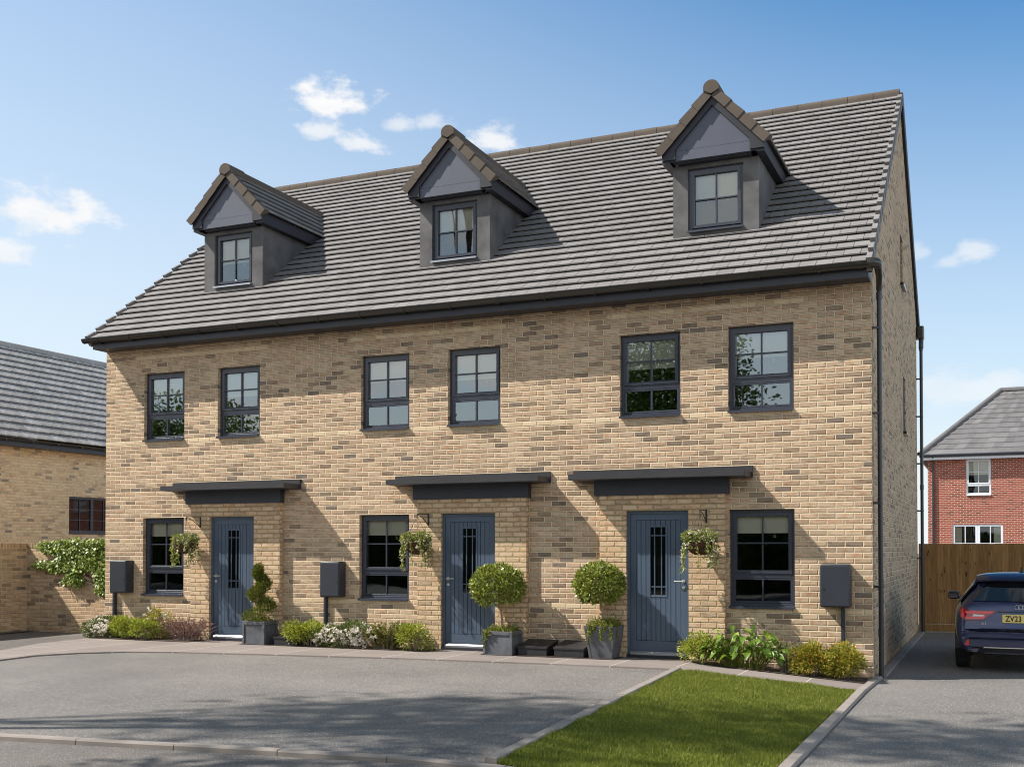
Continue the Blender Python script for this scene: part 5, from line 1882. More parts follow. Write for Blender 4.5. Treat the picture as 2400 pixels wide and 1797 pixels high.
def side_window(parent, y0, y1, z0, z1, xw, mull):
    """window in a wall that faces +x"""
    mb = MB()
    xf = xw - 0.05
    for (a, b) in ((y0, y0 + 0.05), (y1 - 0.05, y1), ((y0 + y1) / 2 - 0.05, (y0 + y1) / 2 + 0.05)):
        mb.box(xf - 0.05, xf, a, b, z0, z1)
    for (a, b) in ((y0 + 0.05, (y0 + y1) / 2 - 0.05), ((y0 + y1) / 2 + 0.05, y1 - 0.05)):
        mb.box(xf - 0.05, xf - 0.001, a, b, z0, z0 + 0.06)
        mb.box(xf - 0.05, xf - 0.001, a, b, z1 - 0.06, z1)
        mb.box(xf - 0.03, xf - 0.01, (a + b) / 2 - 0.012, (a + b) / 2 + 0.012, z0 + 0.06, z1 - 0.06)
        for q in (1, 2):
            zz = z0 + 0.06 + (z1 - z0 - 0.12) * q / 3
            mb.box(xf - 0.029, xf - 0.011, a, (a + b) / 2 - 0.012, zz - 0.01, zz + 0.01)
            mb.box(xf - 0.029, xf - 0.011, (a + b) / 2 + 0.012, b, zz - 0.01, zz + 0.01)
    wi = mb.build('window', M['anthracite'], parent)
    p = MB()
    p.box(xf - 0.036, xf - 0.033, y0 + 0.04, y1 - 0.04, z0 + 0.04, z1 - 0.04)
    p.build('pane', M['dark_glass'], wi)
    s = MB()
    s.box(xw - 0.045, xw + 0.04, y0, y1, z0 - 0.04, z0 - 0.002)
    s.build('sill', M['anthracite'], wi)


side_window(root, nw[0], nw[1], nw[2], nw[3], NX, True)
side_window(root, 1.2, 3.0, 2.05, 3.05, NX, True)

# ------------------------------------------------------------------ fence at the end of the side drive
root = thing('timber_fence', 'tall brown close-boarded timber fence across the end of the side drive behind the dark car', 'fence', (2.5, 9.5, -0.17))
bd = MB()
x = 0.015
while x < 6.2:
    wv = 0.125
    bd.rnd = rng.random()
    bd.box(x - 0.004, x + wv + 0.004, 9.50 + (0.004 if int(x / wv) % 2 else 0.0), 9.522, 0.0, 1.705 + rng.uniform(-0.003, 0.003))
    x += wv
bd.build('boards', M['fence'], root)
gb = MB()
gb.rnd = 0.35
gb.box(0.015, 6.2, 9.492, 9.528, -0.16, -0.004)
gb.build('gravel_board', M['fence'], root)
rl = MB()
rl.rnd = 0.4
for zz in (0.3, 0.9, 1.5):
    rl.box(0.015, 6.2, 9.5305, 9.58, zz, zz + 0.08)
rl.build('rail', M['fence'], root)
for xx in (0.02, 2.0, 4.0, 6.1):
    ps = MB()
    ps.rnd = 0.45
    ps.box(xx, xx + 0.09, 9.581, 9.67, -0.3, 1.68)
    ps.build('post', M['fence'], root)

# ------------------------------------------------------------------ red brick house behind
RY = 36.0
root = thing('red_brick_house', 'red brick house with white windows and a hipped grey roof beyond the fence', 'house', (3.5, RY, 0))
x0, x1, y1 = -1.20, 8.6, RY + 8.0
w = MB()
ops = [(0.36, 1.345, 3.93, 5.47), (5.4, 6.385, 3.93, 5.47), (-0.20, 1.80, 1.0, 2.655), (4.9, 6.9, 1.0, 2.655)]
wall_cells(w, x0, x1, -0.3, 5.52, ops, RY, 0.08, 'y', -1)
w.face([(x0, y1, -0.3), (x0, RY, -0.3), (x0, RY, 5.52), (x0, y1, 5.52)])
w.face([(x1, RY, -0.3), (x1, y1, -0.3), (x1, y1, 5.52), (x1, RY, 5.52)])
w.face([(x1, y1, -0.3), (x0, y1, -0.3), (x0, y1, 5.52), (x1, y1, 5.52)])
w.build('wall', M['red_brick'], root)
# hipped roof in courses
rf = MB()
ex0, ex1, ey0, ey1 = x0 - 0.32, x1 + 0.32, RY - 0.32, y1 + 0.32
rz0, rz1 = 5.66, 8.86
hd = (ey1 - ey0) / 2
rows = 13
rr_ = random.Random(8)
for j in range(rows):
    f0, f1 = j / rows, (j + 1) / rows + 0.01
    ins = lambda f: (ex0 + 3.3 * f, ex1 - 3.3 * f, ey0 + hd * f, ey1 - hd * f, rz0 + (rz1 - rz0) * f)
    a, b = ins(f0), ins(f1)
    zt0, zt1 = a[4] + 0.055, b[4] + 0.01
    # front and back by tiles, hips by strips
    n = 26
    for k in range(n):
        rf.rnd = min(1, max(0, rr_.gauss(0.5, 0.22)))
        ua, ub = k / n, (k + 1) / n
        X = lambda q, u: q[0] + (q[1] - q[0]) * u
        rf.poly([(X(a, ua), a[2], a[4]), (X(a, ub), a[2], a[4]), (X(a, ub), a[2], zt0), (X(a, ua), a[2], zt0), (X(b, ub), b[2], zt1), (X(b, ua), b[2], zt1)], [(0, 1, 2, 3), (3, 2, 4, 5)])
    rf.rnd = 0.5
    rf.poly([(a[1], a[3], a[4]), (a[0], a[3], a[4]), (a[0], a[3], zt0), (a[1], a[3], zt0), (b[0], b[3], zt1), (b[1], b[3], zt1)], [(0, 1, 2, 3), (3, 2, 4, 5)])
    rf.poly([(a[0], a[3], a[4]), (a[0], a[2], a[4]), (a[0], a[2], zt0), (a[0], a[3], zt0), (b[0], b[2], zt1), (b[0], b[3], zt1)], [(0, 1, 2, 3), (3, 2, 4, 5)])
    rf.poly([(a[1], a[2], a[4]), (a[1], a[3], a[4]), (a[1], a[3], zt0), (a[1], a[2], zt0), (b[1], b[3], zt1), (b[1], b[2], zt1)], [(0, 1, 2, 3), (3, 2, 4, 5)])
rfo = rf.build('roof', M['slate_dark'], root)
hp = MB()
cy = (ey0 + ey1) / 2
for (p, q) in (((ex0, ey0, rz0), (ex0 + 3.3, cy, rz1)), ((ex1, ey0, rz0), (ex1 - 3.3, cy, rz1)), ((ex0, ey1, rz0), (ex0 + 3.3, cy, rz1)), ((ex1, ey1, rz0), (ex1 - 3.3, cy, rz1)), ((ex0 + 3.3, cy, rz1), (ex1 - 3.3, cy, rz1))):
    p, q = Vector(p), Vector(q)
    n = max(1, round((q - p).length / 0.45))
    for k in range(n):
        half_round(hp, p + (q - p) * (k / n) + Vector((0, 0, 0.05)), p + (q - p) * ((k + 0.985) / n) + Vector((0, 0, 0.055)), 0.125, seg=8, drop=0.06)
hp.build('hip_ridge', M['slate_dark'], rfo)
fs = MB()
fs.box(ex0, ex1, RY - 0.30, RY - 0.275, 5.46, 5.62)
fs.box(ex0, x0 - 0.27, RY - 0.2745, ey1, 5.46, 5.62)
fs.box(x0 - 0.2695, ex1, RY - 0.2745, RY - 0.001, 5.475, 5.50)
fs.build('fascia', M['white_upvc'], root)
gt = MB()
gt.tube([(ex0, RY - 0.36, 5.63), (ex1, RY - 0.36, 5.63)], 0.06, 10)
gt.tube([(-0.98, RY - 0.30, 5.58), (-0.98, RY - 0.06, 5.42), (-0.98, RY - 0.06, 0.0)], 0.045, 10)
gt.build('gutter', M['pipe'], root)
for (a, b, c, d) in ops[:2]:
    ww, pane, su, y = window(root, 'window', a, b, c, d, RY, mat=M['white_upvc'], set_back=0.03)
    finish_window(ww, pane, su, y, a, b, c, RY, 0.60, M['white_upvc'], pull=False, glass='glass_low')
for (a, b, c, d) in ops[2:]:
    mb = MB()
    y = RY + 0.03
    m2 = (a + b) / 2
    for (p, q) in ((a + .001, m2 - 0.002), (m2 + 0.002, b - .001)):
        frame_rect(mb, p, q, c, d, 0.09, y, y + 0.06)
        cc = (p + q) / 2
        mb.box(cc - 0.018, cc + 0.018, y + 0.005, y + 0.03, c + 0.09, d - 0.09)
        zz = d - 0.75
        for zq in (d - 0.82, d - 1.5 + 0.6):
            pass
        mb.box(p + 0.09, cc - 0.018, y + 0.006, y + 0.029, d - 0.84, d - 0.805)
        mb.box(cc + 0.018, q - 0.09, y + 0.006, y + 0.029, d - 0.84, d - 0.805)
    ww = mb.build('window', M['white_upvc'], root)
    p = MB()
    p.face([(a + 0.05, y + 0.034, c + 0.05), (b - 0.05, y + 0.034, c + 0.05), (b - 0.05, y + 0.034, d - 0.05), (a + 0.05, y + 0.034, d - 0.05)])
    p.build('pane', M['glass_low'], ww)
    ct = MB()
    for (p0, p1) in ((a + 0.1, a + 0.36), (b - 0.36, b - 0.1)):
        n = 12
        for k in range(n):
            xa, xb = p0 + (p1 - p0) * k / n, p0 + (p1 - p0) * (k + 1) / n
            o = 0.02 if k % 2 else 0.0
            ct.box(xa, xb, y + 0.16 + o, y + 0.17 + o, c, d - 0.02)
    ct.build('curtain', M['blind'], ww)
rm = MB()
rm.box(x0 + 0.05, x1 - 0.05, RY + 3.0, RY + 3.05, -0.2, 5.5)
rm.box(x0 + 0.05, x1 - 0.05, RY + 0.1, RY + 2.99, 2.8, 2.9)
rm.box(x0 + 0.05, x1 - 0.05, RY + 0.1, RY + 2.99, 5.5, 5.55)
rm.box(x0 + 0.03, x0 + 0.08, RY + 0.1, y1 - 0.1, -0.2, 5.5)
rm.build('interior', M['interior'], root)

# ------------------------------------------------------------------ trees across the road (seen mirrored in the windows, and throwing the shade on the drive)
def tree(label, x, y, h, cr, cz, nleaf, leaf, seed, vr=None, lean=(0, 0), k=26, gaps=0.42, tr=None):
    root = thing('tree', label, 'tree', (x, y, -0.05), 'trees across the road')
    r = np.random.default_rng(seed)
    vr = vr or (h - cz)
    c = np.array([x + lean[0], y + lean[1], cz + (h - cz) / 2])
    rad = np.array([cr, cr, (h - cz) / 2])
    cs = lumps(r, c, rad, k, gaps, flat_bottom=False)
    idx = r.integers(0, k, nleaf)
    d = r.normal(size=(nleaf, 3))
    d /= np.linalg.norm(d, axis=1, keepdims=True)
    lr = r.uniform(0.75, 1.25, k)[idx][:, None] * gaps
    P = cs[idx] + d * rad * lr * (r.random((nleaf, 1)) ** 0.4)
    D = d + r.normal(size=d.shape) * 0.7 + np.array([0, 0, -0.2])
    L = r.uniform(0.7, 1.3, nleaf) * leaf
    leaves('crown', M['tree_leaf'], root, P, D, L, L * 0.6, seed + 1)
    mb = MB()
    b = Vector((x, y, -0.1))
    e = Vector(c)
    mb.tube([b, b * 0.6 + e * 0.4 + Vector((0.1, 0.05, 0)), e + Vector((0, 0, rad[2] * 0.5))], [tr or 0.035 * h ** 0.9, (tr or 0.035 * h ** 0.9) * 0.7, 0.02], 10)
    for q in range(14):
        s0 = b * 0.45 + e * 0.55 + (e - b) * (0.02 * q)
        t = Vector(cs[q % k])
        mb.tube([s0, s0 * 0.5 + t * 0.5 + Vector((0, 0, 0.25)), t], [(tr or 0.012 * h) * 0.4, (tr or 0.012 * h) * 0.25, 0.008], 6)
    mb.build('trunk', M['dark_bark'], root)
    return root

tree('broad leafy tree across the road, mirrored dark in the upper windows of the right-hand house', -8.6, -21.5, 10.4, 3.8, 0.8, 46000, 0.14, 71, k=70, gaps=0.34)
tree('wide leafy tree far across the road, mirrored in the upper windows of the left-hand house', -31.5, -24.0, 8.2, 6.0, 0.6, 46000, 0.17, 72, k=80, gaps=0.32)
tree('small leafy tree across the road, mirrored low in an upper window of the middle house', -17.4, -21.0, 6.7, 1.6, 2.0, 6000, 0.12, 73, k=26, gaps=0.36)
tree('tall tree left of the viewer whose thin crown shades the middle of the driveway', -15.8, -12.2, 17.0, 2.2, 13.2, 2600, 0.20, 74, lean=(-0.9, -0.6), k=30, tr=0.10)
tree('tallest tree left of the viewer whose thin crown shades the lawn and side drive', -12.75, -11.2, 16.6, 1.8, 12.6, 1700, 0.21, 75, lean=(0.6, 0.1), k=26, tr=0.09)
tree('tree beside the viewer whose crown shades the road in front of the kerb', -10.5, -13.6, 11.4, 2.7, 7.2, 5200, 0.19, 76, lean=(-0.4, 0.0), k=26, tr=0.12)
# hedge across the road
root = thing('hedge', 'long dark clipped hedge across the road, mirrored in the ground floor windows', 'hedge', (-20, -27, -0.05))
r_ = np.random.default_rng(77)
n_ = 9000
P_ = np.stack([r_.uniform(-48, 8, n_), -26.4 + r_.normal(0, 0.12, n_), r_.uniform(-0.05, 3.1, n_)], 1)
D_ = r_.normal(size=(n_, 3)) + np.array([0, 0.8, 0.2])
L_ = r_.uniform(0.7, 1.3, n_) * 0.30
leaves('foliage', M['tree_leaf'], root, P_, D_, L_, L_ * 0.6, 78)
mb = MB()
mb.box(-48, 8, -27.4, -26.5, -0.1, 3.0)
mb.build('core', M['tree_leaf'], root)

# ------------------------------------------------------------------ the dark blue hatchback on the side drive
CX, CY, CZ = 1.872, 1.47, -0.17
car = thing('parked_car', 'dark blue hatchback parked on the side drive in front of the timber fence', 'car', (CX, CY, CZ))
m, g = new_mat('car_paint')
lw = g.n('ShaderNodeLayerWeight')
lw.inputs[0].default_value = 0.35
c = g.mix(lw.outputs['Facing'], lin(44, 50, 88), lin(26, 30, 60))
g.out(g.bsdf(c, 0.30, 0.35, coat=1.0))
M['car_paint'] = m
M['car_black'] = plain('car_black_plastic', lin(30, 30, 32), 0.45, var=0.05)
M['rubber'] = plain('tyre_rubber', lin(30, 30, 31), 0.85, var=0.15, scale=30, bump=0.3)
M['chrome'] = plain('chrome', lin(225, 226, 228), 0.12, 1.0, var=0.0)
M['red_lens'] = plain('red_lens', lin(222, 24, 18), 0.12, var=0.1, scale=20, coat=1.0)
M['dark_lens'] = plain('dark_red_lens', lin(140, 16, 16), 0.12, var=0.1, coat=1.0)
M['white_lens'] = plain('clear_lens', lin(226, 214, 208), 0.15, var=0.05, coat=1.0)
M['plate'] = plain('yellow_plate', lin(236, 214, 128), 0.4, var=0.02)
M['plate_text'] = plain('plate_black', lin(30, 30, 34), 0.4)
M['car_glass'] = plain('car_glass', lin(16, 18, 22), 0.03, var=0.0, spec=0.9, coat=1.0)
LOW = lambda w: [(0, .22), (.64, .22), (.85, .31)]
SEC = [
    (0.00, [(0, .30), (.55, .30), (.72, .34), (.78, .47), (.74, .59), (.62, .612), (.50, .62), (.3, .622), (0, .624)]),
    (0.025, [(0, .27), (.62, .27), (.80, .32), (.835, .48), (.80, .60), (.68, .626), (.56, .63), (.33, .632), (0, .634)]),
    (0.055, [(0, .26), (.64, .26), (.82, .32), (.865, .52), (.835, .70), (.77, .82), (.68, .90), (.4, .94), (0, .955)]),
    (0.10, [(0, .25), (.64, .25), (.83, .32), (.88, .55), (.855, .80), (.80, .93), (.70, .975), (.42, 1.0), (0, 1.01)]),
    (0.22, [(0, .24), (.64, .24), (.84, .31), (.895, .58), (.875, .86), (.82, .95), (.655, 1.13), (.40, 1.16), (0, 1.17)]),
    (0.34, [(0, .23), (.64, .23), (.85, .31), (.905, .60), (.89, .88), (.835, .96), (.60, 1.29), (.36, 1.315), (0, 1.325)]),
    (0.48, LOW(0) + [(.91, .62), (.895, .90), (.84, .965), (.575, 1.37), (.35, 1.40), (0, 1.41)]),
    (0.9, LOW(0) + [(.91, .62), (.895, .92), (.845, .97), (.565, 1.385), (.34, 1.42), (0, 1.432)]),
    (1.8, LOW(0) + [(.90, .62), (.885, .92), (.84, .965), (.57, 1.375), (.34, 1.41), (0, 1.425)]),
    (2.45, LOW(0) + [(.895, .60), (.87, .91), (.82, .96), (.60, 1.28), (.36, 1.32), (0, 1.335)]),
    (3.0, LOW(0) + [(.89, .58), (.85, .88), (.77, .95), (.68, .985), (.40, 1.0), (0, 1.005)]),
    (3.5, LOW(0) + [(.88, .55), (.83, .80), (.74, .87), (.60, .90), (.36, .91), (0, .915)]),
    (3.9, [(0, .22), (.6, .22), (.78, .30), (.83, .50), (.76, .68), (.64, .75), (.52, .78), (.3, .79), (0, .795)]),
    (4.03, [(0, .26), (.5, .26), (.62, .32), (.66, .48), (.6, .60), (.5, .63), (.4, .64), (.22, .645), (0, .65)]),
]
bm = bmesh.new()
rings = []
for (y, pts) in SEC:
    full = [(x, z) for x, z in pts] + [(-x, z) for x, z in pts[::-1][1:-1]]
    rings.append([bm.verts.new((CX + x, CY + y, CZ + z)) for x, z in full])
nr = len(rings[0])
for a, b in zip(rings[:-1], rings[1:]):
    for k in range(nr):
        k2 = (k + 1) % nr
        bm.faces.new((a[k], a[k2], b[k2], b[k]))
bm.faces.new(rings[0][::-1])
bm.faces.new(rings[-1])
bmesh.ops.recalc_face_normals(bm, faces=list(bm.faces))
mb = MB()
mb.add_bm(bm)
body = mb.build('body', M['car_paint'], car, smooth=True)
ss = body.modifiers.new('subsurf', 'SUBSURF')
ss.levels = ss.render_levels = 2


from mathutils.bvhtree import BVHTree
bpy.context.view_layer.update()
_bv = BVHTree.FromObject(body, bpy.context.evaluated_depsgraph_get())


def yr(x, z):
    """rear surface of the body, found on the mesh itself"""
    h = _bv.ray_cast(Vector((x, -2.0, z)), Vector((0, 1, 0)))
    if h[0] is None: h = _bv.ray_cast(Vector((x * 0.97, -2.0, z)), Vector((0, 1, 0)))
    return h[0].y if h[0] is not None else 0.2


def patch(mbx, pts, th=0.012, off=0.004):
    """plate that follows the rear of the car; pts (x,z) counter-clockwise seen from behind"""
    n = len(pts)
    f = [(CX + x, CY + min(yr(x, z), 0.42) - off - th, CZ + z) for x, z in pts]
    b = [(CX + x, CY + yr(x, z) + 0.03, CZ + z) for x, z in pts]
    mbx.poly(f + b, [tuple(range(n)), tuple(range(2 * n - 1, n - 1, -1))] + [((i + 1) % n, i, n + i, n + (i + 1) % n) for i in range(n)])


def strip(mbx, outline_top, outline_bot, **k):
    """patch cut into short quads so it bends round the corner"""
    for (a, b, c, d) in zip(outline_bot[:-1], outline_bot[1:], outline_top[1:], outline_top[:-1]):
        patch(mbx, [a, b, c, d], **k)


def build_car_details():
    gl = MB()
    n = 8
    top = [(-0.545 + 1.09 * k / n, 1.30) for k in range(n + 1)]
    bot = [(-0.65 + 1.30 * k / n, 1.02) for k in range(n + 1)]
    strip(gl, top, bot, th=0.006, off=0.014)
    gl.build('rear_window', M['car_glass'], car)
    for s in (-1, 1):
        sg = MB()
        seq = [(0.30, .855, .985, .640, 1.235), (0.5, .848, .995, .592, 1.345), (0.95, .850, .998, .580, 1.365), (1.0, .850, .998, .580, 1.365), (1.75, .846, .994, .585, 1.357), (2.35, .834, .985, .622, 1.278), (2.75, .812, .975, .735, 1.065)]
        for a, b in zip(seq[:-1], seq[1:]):
            if abs(b[0] - a[0]) < 0.08: continue
            o = 0.010
            q = [(CX + s * (a[1] + o), CY + a[0], CZ + a[2]), (CX + s * (b[1] + o), CY + b[0], CZ + b[2]), (CX + s * (b[3] + o), CY + b[0], CZ + b[4]), (CX + s * (a[3] + o), CY + a[0], CZ + a[4])]
            q2 = [(CX + s * (a[1] - .02), CY + a[0], CZ + a[2]), (CX + s * (b[1] - .02), CY + b[0], CZ + b[2]), (CX + s * (b[3] - .02), CY + b[0], CZ + b[4]), (CX + s * (a[3] - .02), CY + a[0], CZ + a[4])]
            sg.hexa(q + q2 if s < 0 else q[::-1] + q2[::-1])
        sg.build('side_window', M['car_glass'], car)
        # tail light: dark housing, bright bars, pale reversing lamp
        sx = lambda pts: [(s * x, z) for x, z in (pts if s < 0 else pts)]
        L_ = MB()
        tp = [(0.835, 0.868), (0.785, 0.932), (0.70, 0.885), (0.60, 0.882), (0.50, 0.880), (0.40, 0.879), (0.335, 0.878)]
        bt = [(0.815, 0.79), (0.765, 0.748), (0.70, 0.748), (0.60, 0.750), (0.515, 0.752), (0.43, 0.812), (0.345, 0.868)]
        strip(L_, [(s * x, z) for x, z in tp], [(s * x, z) for x, z in bt], th=0.016, off=0.010)
        lamp = L_.build('tail_light', M['dark_lens'], car)
        b2 = MB()
        strip(b2, [(s * x, z) for x, z in ((0.825, 0.872), (0.782, 0.922), (0.765, 0.905))], [(s * x, z) for x, z in ((0.806, 0.80), (0.768, 0.762), (0.745, 0.79))], th=0.006, off=0.026)
        strip(b2, [(s * x, z) for x, z in ((0.755, 0.872), (0.64, 0.874), (0.52, 0.874), (0.36, 0.876))], [(s * x, z) for x, z in ((0.735, 0.828), (0.64, 0.832), (0.52, 0.834), (0.43, 0.838))], th=0.006, off=0.026)
        strip(b2, [(s * x, z) for x, z in ((0.75, 0.795), (0.60, 0.796), (0.48, 0.810))], [(s * x, z) for x, z in ((0.74, 0.762), (0.60, 0.764), (0.51, 0.766))], th=0.006, off=0.026)
        b2.build('light_bar', M['red_lens'], lamp)
        w2 = MB()
        strip(w2, [(s * x, z) for x, z in ((0.64, 0.830), (0.58, 0.826), (0.49, 0.824))], [(s * x, z) for x, z in ((0.66, 0.800), (0.58, 0.800), (0.52, 0.800))], th=0.006, off=0.027)
        w2.build('reversing_light', M['white_lens'], lamp)
        rf = MB()
        patch(rf, [(s * 0.765, 0.385), (s * 0.705, 0.388), (s * 0.70, 0.466), (s * 0.725, 0.466)], th=0.012, off=0.012)
        rf.build('reflector', M['red_lens'], car)
        # mirror on its arm
        mr = MB()
        mr.rbox(CX + s * 1.06 if s < 0 else CX + 0.895, CX + s * 0.895 if s < 0 else CX + 1.06, CY + 2.12, CY + 2.24, CZ + 0.955, CZ + 1.085, 0.035, 3)
        mr.rbox(min(CX + s * 0.90, CX + s * 0.80), max(CX + s * 0.90, CX + s * 0.80), CY + 2.14, CY + 2.22, CZ + 0.965, CZ + 1.0, 0.012, 2)
        mo = smooth_by_angle(mr.build('wing_mirror', M['car_paint'], car), 50)
        mg = MB()
        mg.rbox(min(CX + s * 1.045, CX + s * 0.91), max(CX + s * 1.045, CX + s * 0.91), CY + 2.114, CY + 2.122, CZ + 0.97, CZ + 1.07, 0.003, 1)
        mg.build('mirror_glass', M['car_glass'], mo)
        # arches and wheels
        for yw in (0.78, 3.32):
            ar = MB()
            xo = CX + s * 0.902
            pr = [(CY + yw + 0.375 * math.cos(math.pi * k / 16), CZ + 0.31 + 0.375 * math.sin(math.pi * k / 16)) for k in range(17)] + [(CY + yw - 0.33, CZ + 0.2), (CY + yw + 0.33, CZ + 0.2)]
            ar.prism(pr, min(xo, xo - s * 0.25), max(xo, xo - s * 0.25), axis='x')
            ar.build('wheel_arch', M['car_black'], car)
            ty = MB()
            prof = [(0.21, -0.09), (0.285, -0.10), (0.305, -0.085), (0.313, -0.05), (0.315, 0.0), (0.313, 0.05), (0.305, 0.085), (0.285, 0.10), (0.21, 0.09)]
            cx_ = CX + s * 0.80
            seg = 40
            vs, fs = [], []
            for (r0, dx) in prof:
                for k in range(seg):
                    t = 2 * math.pi * k / seg
                    vs.append((cx_ + dx, CY + yw + r0 * math.cos(t), CZ + 0.315 + r0 * math.sin(t)))
            for i in range(len(prof) - 1):
                for k in range(seg):
                    k2 = (k + 1) % seg
                    fs.append((i * seg + k, i * seg + k2, (i + 1) * seg + k2, (i + 1) * seg + k))
            ty.poly(vs, fs)
            # tread blocks
            for k in range(seg):
                t0, t1 = 2 * math.pi * k / seg, 2 * math.pi * (k + 0.6) / seg
                for (xa, xb) in ((-0.08, -0.045), (-0.035, 0.035), (0.045, 0.08)):
                    q = []
                    for r0 in (0.309, 0.3165):
                        q += [(cx_ + xa, CY + yw + r0 * math.cos(t0), CZ + 0.315 + r0 * math.sin(t0)), (cx_ + xb, CY + yw + r0 * math.cos(t0), CZ + 0.315 + r0 * math.sin(t0)),
                              (cx_ + xb, CY + yw + r0 * math.cos(t1), CZ + 0.315 + r0 * math.sin(t1)), (cx_ + xa, CY + yw + r0 * math.cos(t1), CZ + 0.315 + r0 * math.sin(t1))]
                    ty.hexa(q)
            wh = ty.build('wheel', M['rubber'], car)
            ri = MB()
            xo = cx_ + s * 0.085
            ri.tube([(cx_ - s * 0.02, CY + yw, CZ + 0.315), (xo - s * 0.03, CY + yw, CZ + 0.315)], 0.205, 28)
            for k in range(10):
                t = 2 * math.pi * k / 10
                ri.tube([(xo, CY + yw + 0.05 * math.cos(t), CZ + 0.315 + 0.05 * math.sin(t)), (xo - s * 0.01, CY + yw + 0.208 * math.cos(t + 0.12), CZ + 0.315 + 0.208 * math.sin(t + 0.12))], 0.014, 6)
            ri.tube([(xo + s * 0.005, CY + yw, CZ + 0.315), (xo - s * 0.02, CY + yw, CZ + 0.315)], 0.055, 16)
            ri.build('rim', M['chrome'], wh)
    # roof spoiler
    sp = MB()
    sec = []
    for k in range(13):
        x = -0.60 + 1.20 * k / 12
        e = 1 - (abs(x) / 0.62) ** 4
        sec.append([(x, 0.215 + 0.10 * (1 - e), 1.285 + 0.02 * e), (x, 0.20 + 0.12 * (1 - e), 1.315 + 0.015 * e), (x, 0.33 + 0.05 * (1 - e), 1.365 + 0.040 * e), (x, 0.62, 1.372 + 0.052 * e), (x, 0.62, 1.33), (x, 0.34, 1.285)])
    vs = [(CX + x, CY + y, CZ + z) for s_ in sec for (x, y, z) in s_]
    fs = []
    for k in range(12):
        for q in range(6):
            q2 = (q + 1) % 6
            fs.append((k * 6 + q, k * 6 + q2, (k + 1) * 6 + q2, (k + 1) * 6 + q))
    fs += [tuple(range(6)), tuple(range(77, 71, -1))]
    sp.poly(vs, fs)
    smooth_by_angle(sp.build('roof_spoiler', M['car_paint'], car), 45)
    br = MB()
    patch(br, [(-0.16, 1.294), (0.16, 1.294), (0.16, 1.306), (-0.16, 1.306)], th=0.006, off=0.022)
    br.build('brake_light', M['dark_lens'], car)
    fin = MB()
    fin.prism([(CY + 0.62, CZ + 1.42), (CY + 0.82, CZ + 1.42), (CY + 0.66, CZ + 1.492), (CY + 0.63, CZ + 1.494)], CX - 0.014, CX + 0.014, axis='x')
    fin.rbox(CX - 0.04, CX + 0.04, CY + 0.60, CY + 0.84, CZ + 1.405, CZ + 1.435, 0.01, 2)
    fin.build('roof_aerial', M['car_black'], car)
    # wiper
    wp = MB()
    wp.tube([(CX + 0.02, CY + yr(0, 1.03) - 0.03, CZ + 1.035), (CX + 0.40, CY + yr(0, 1.06) - 0.035, CZ + 1.075)], 0.010, 6)
    wp.rbox(CX - 0.03, CX + 0.05, CY + yr(0, 1.03) - 0.045, CY + yr(0, 1.03) - 0.01, CZ + 1.01, CZ + 1.055, 0.01, 2)
    wp.build('rear_wiper', M['car_black'], car)
    # bumper mouldings
    bp = MB()
    n = 14
    xs = [-0.78 + 1.56 * k / n for k in range(n + 1)]
    strip(bp, [(x, 0.368) for x in xs], [(x * 0.96, 0.275) for x in xs], th=0.010, off=0.006)
    bp.build('rear_diffuser', M['car_black'], car)
    bs = MB()
    for s in (-1, 1):
        a = [(s * 0.735, 0.30), (s * 0.60, 0.297), (s * 0.585, 0.322), (s * 0.715, 0.327)]
        patch(bs, a if s < 0 else a, th=0.008, off=0.018)
    strip(bs, [(x, 0.368) for x in (-.50, -.38, -.2, 0, .2, .38, .50)], [(x, 0.356) for x in (-.52, -.40, -.2, 0, .2, .40, .52)], th=0.008, off=0.018)
    strip(bs, [(x, 0.286) for x in (-.50, -.3, 0, .3, .50)], [(x, 0.276) for x in (-.50, -.3, 0, .3, .50)], th=0.008, off=0.018)
    bs.build('bumper_trim', M['chrome'], car)
    cr = MB()
    xs = [-0.80 + 1.60 * k / n for k in range(n + 1)]
    strip(cr, [(x, 0.622) for x in xs], [(x, 0.585) for x in xs], th=0.014, off=0.006)
    strip(cr, [(x, 0.505) for x in xs], [(x, 0.478) for x in xs], th=0.016, off=0.004)
    smooth_by_angle(cr.build('bumper_crease', M['car_paint'], car), 30)
    sh = MB()
    xs2 = [-0.56 + 1.12 * k / 8 for k in range(9)]
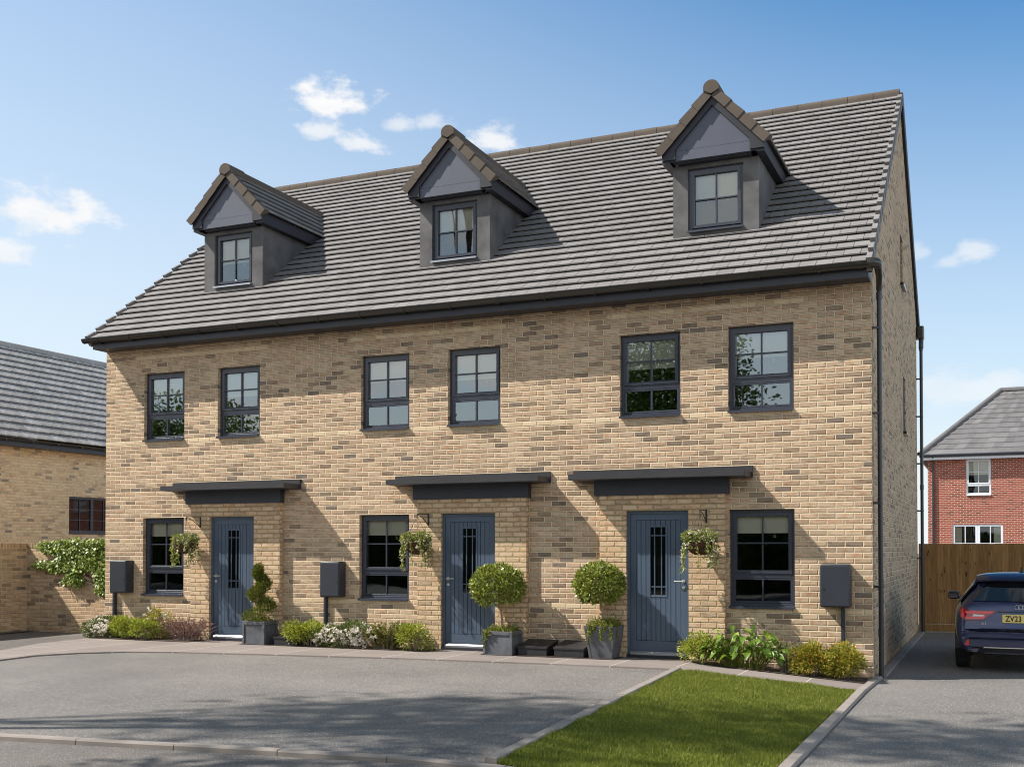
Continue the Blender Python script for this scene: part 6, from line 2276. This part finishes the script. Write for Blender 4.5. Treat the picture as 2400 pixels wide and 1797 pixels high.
    strip(sh, [(x, 0.875) for x in (-.33, -.2, 0, .2, .33)], [(x, 0.865) for x in (-.33, -.2, 0, .2, .33)], th=0.002, off=0.012)
    strip(sh, [(x, 0.634) for x in xs2], [(x, 0.627) for x in xs2], th=0.002, off=0.016)
    sh.build('tailgate_seam', M['car_black'], car)
    # badge of four linked rings
    rg = MB()
    yb = CY + yr(0, 0.935) - 0.022
    for k in range(4):
        xc = CX - 0.072 + 0.048 * k
        zc = CZ + 0.936
        rg.tube([(xc + 0.0295 * math.cos(t), yb - 0.002 * (k % 2), zc + 0.0295 * math.sin(t)) for t in [2 * math.pi * q / 24 for q in range(25)]], 0.0042, 6, caps=False)
    rg.build('ring_badge', M['chrome'], car)
    # number plate
    pl = MB()
    yp = CY + yr(0, 0.77) - 0.020
    pl.rbox(CX - 0.263, CX + 0.263, yp - 0.006, yp + 0.03, CZ + 0.716, CZ + 0.834, 0.003, 1)
    plo = pl.build('number_plate', M['plate'], car)

    def lettering(name, txt, x, y, z, size, mat, parent, sx=1.0, bold=0.0):
        cu = bpy.data.curves.new(name, 'FONT')
        cu.body = txt
        cu.size = size
        cu.extrude = 0.0015
        cu.offset = bold
        cu.space_character = 1.06
        ob = bpy.data.objects.new(name, cu)
        COL.objects.link(ob)
        cu.materials.append(mat)
        o0 = origin_of(parent)
        ob.location = (x - o0.x, y - o0.y, z - o0.z)
        ob.rotation_euler = (math.pi / 2, 0, 0)
        ob.scale = (sx, 1, 1)
        me = bpy.data.meshes.new_from_object(ob.evaluated_get(bpy.context.evaluated_depsgraph_get()))
        mo_ = bpy.data.objects.new(name, me)
        mo_.location, mo_.rotation_euler, mo_.scale = ob.location, ob.rotation_euler, ob.scale
        bpy.data.objects.remove(ob)
        COL.objects.link(mo_)
        mo_.parent = parent
        return mo_
    lettering('lettering', 'ZV23', CX - 0.222, yp - 0.008, CZ + 0.737, 0.112, M['plate_text'], plo, 0.80, 0.0022)
    lettering('model_badge', 'A1', CX - 0.540, CY + yr(-0.5, 0.70) - 0.020, CZ + 0.682, 0.050, M['chrome'], car, 1.25, 0.001)


build_car_details()
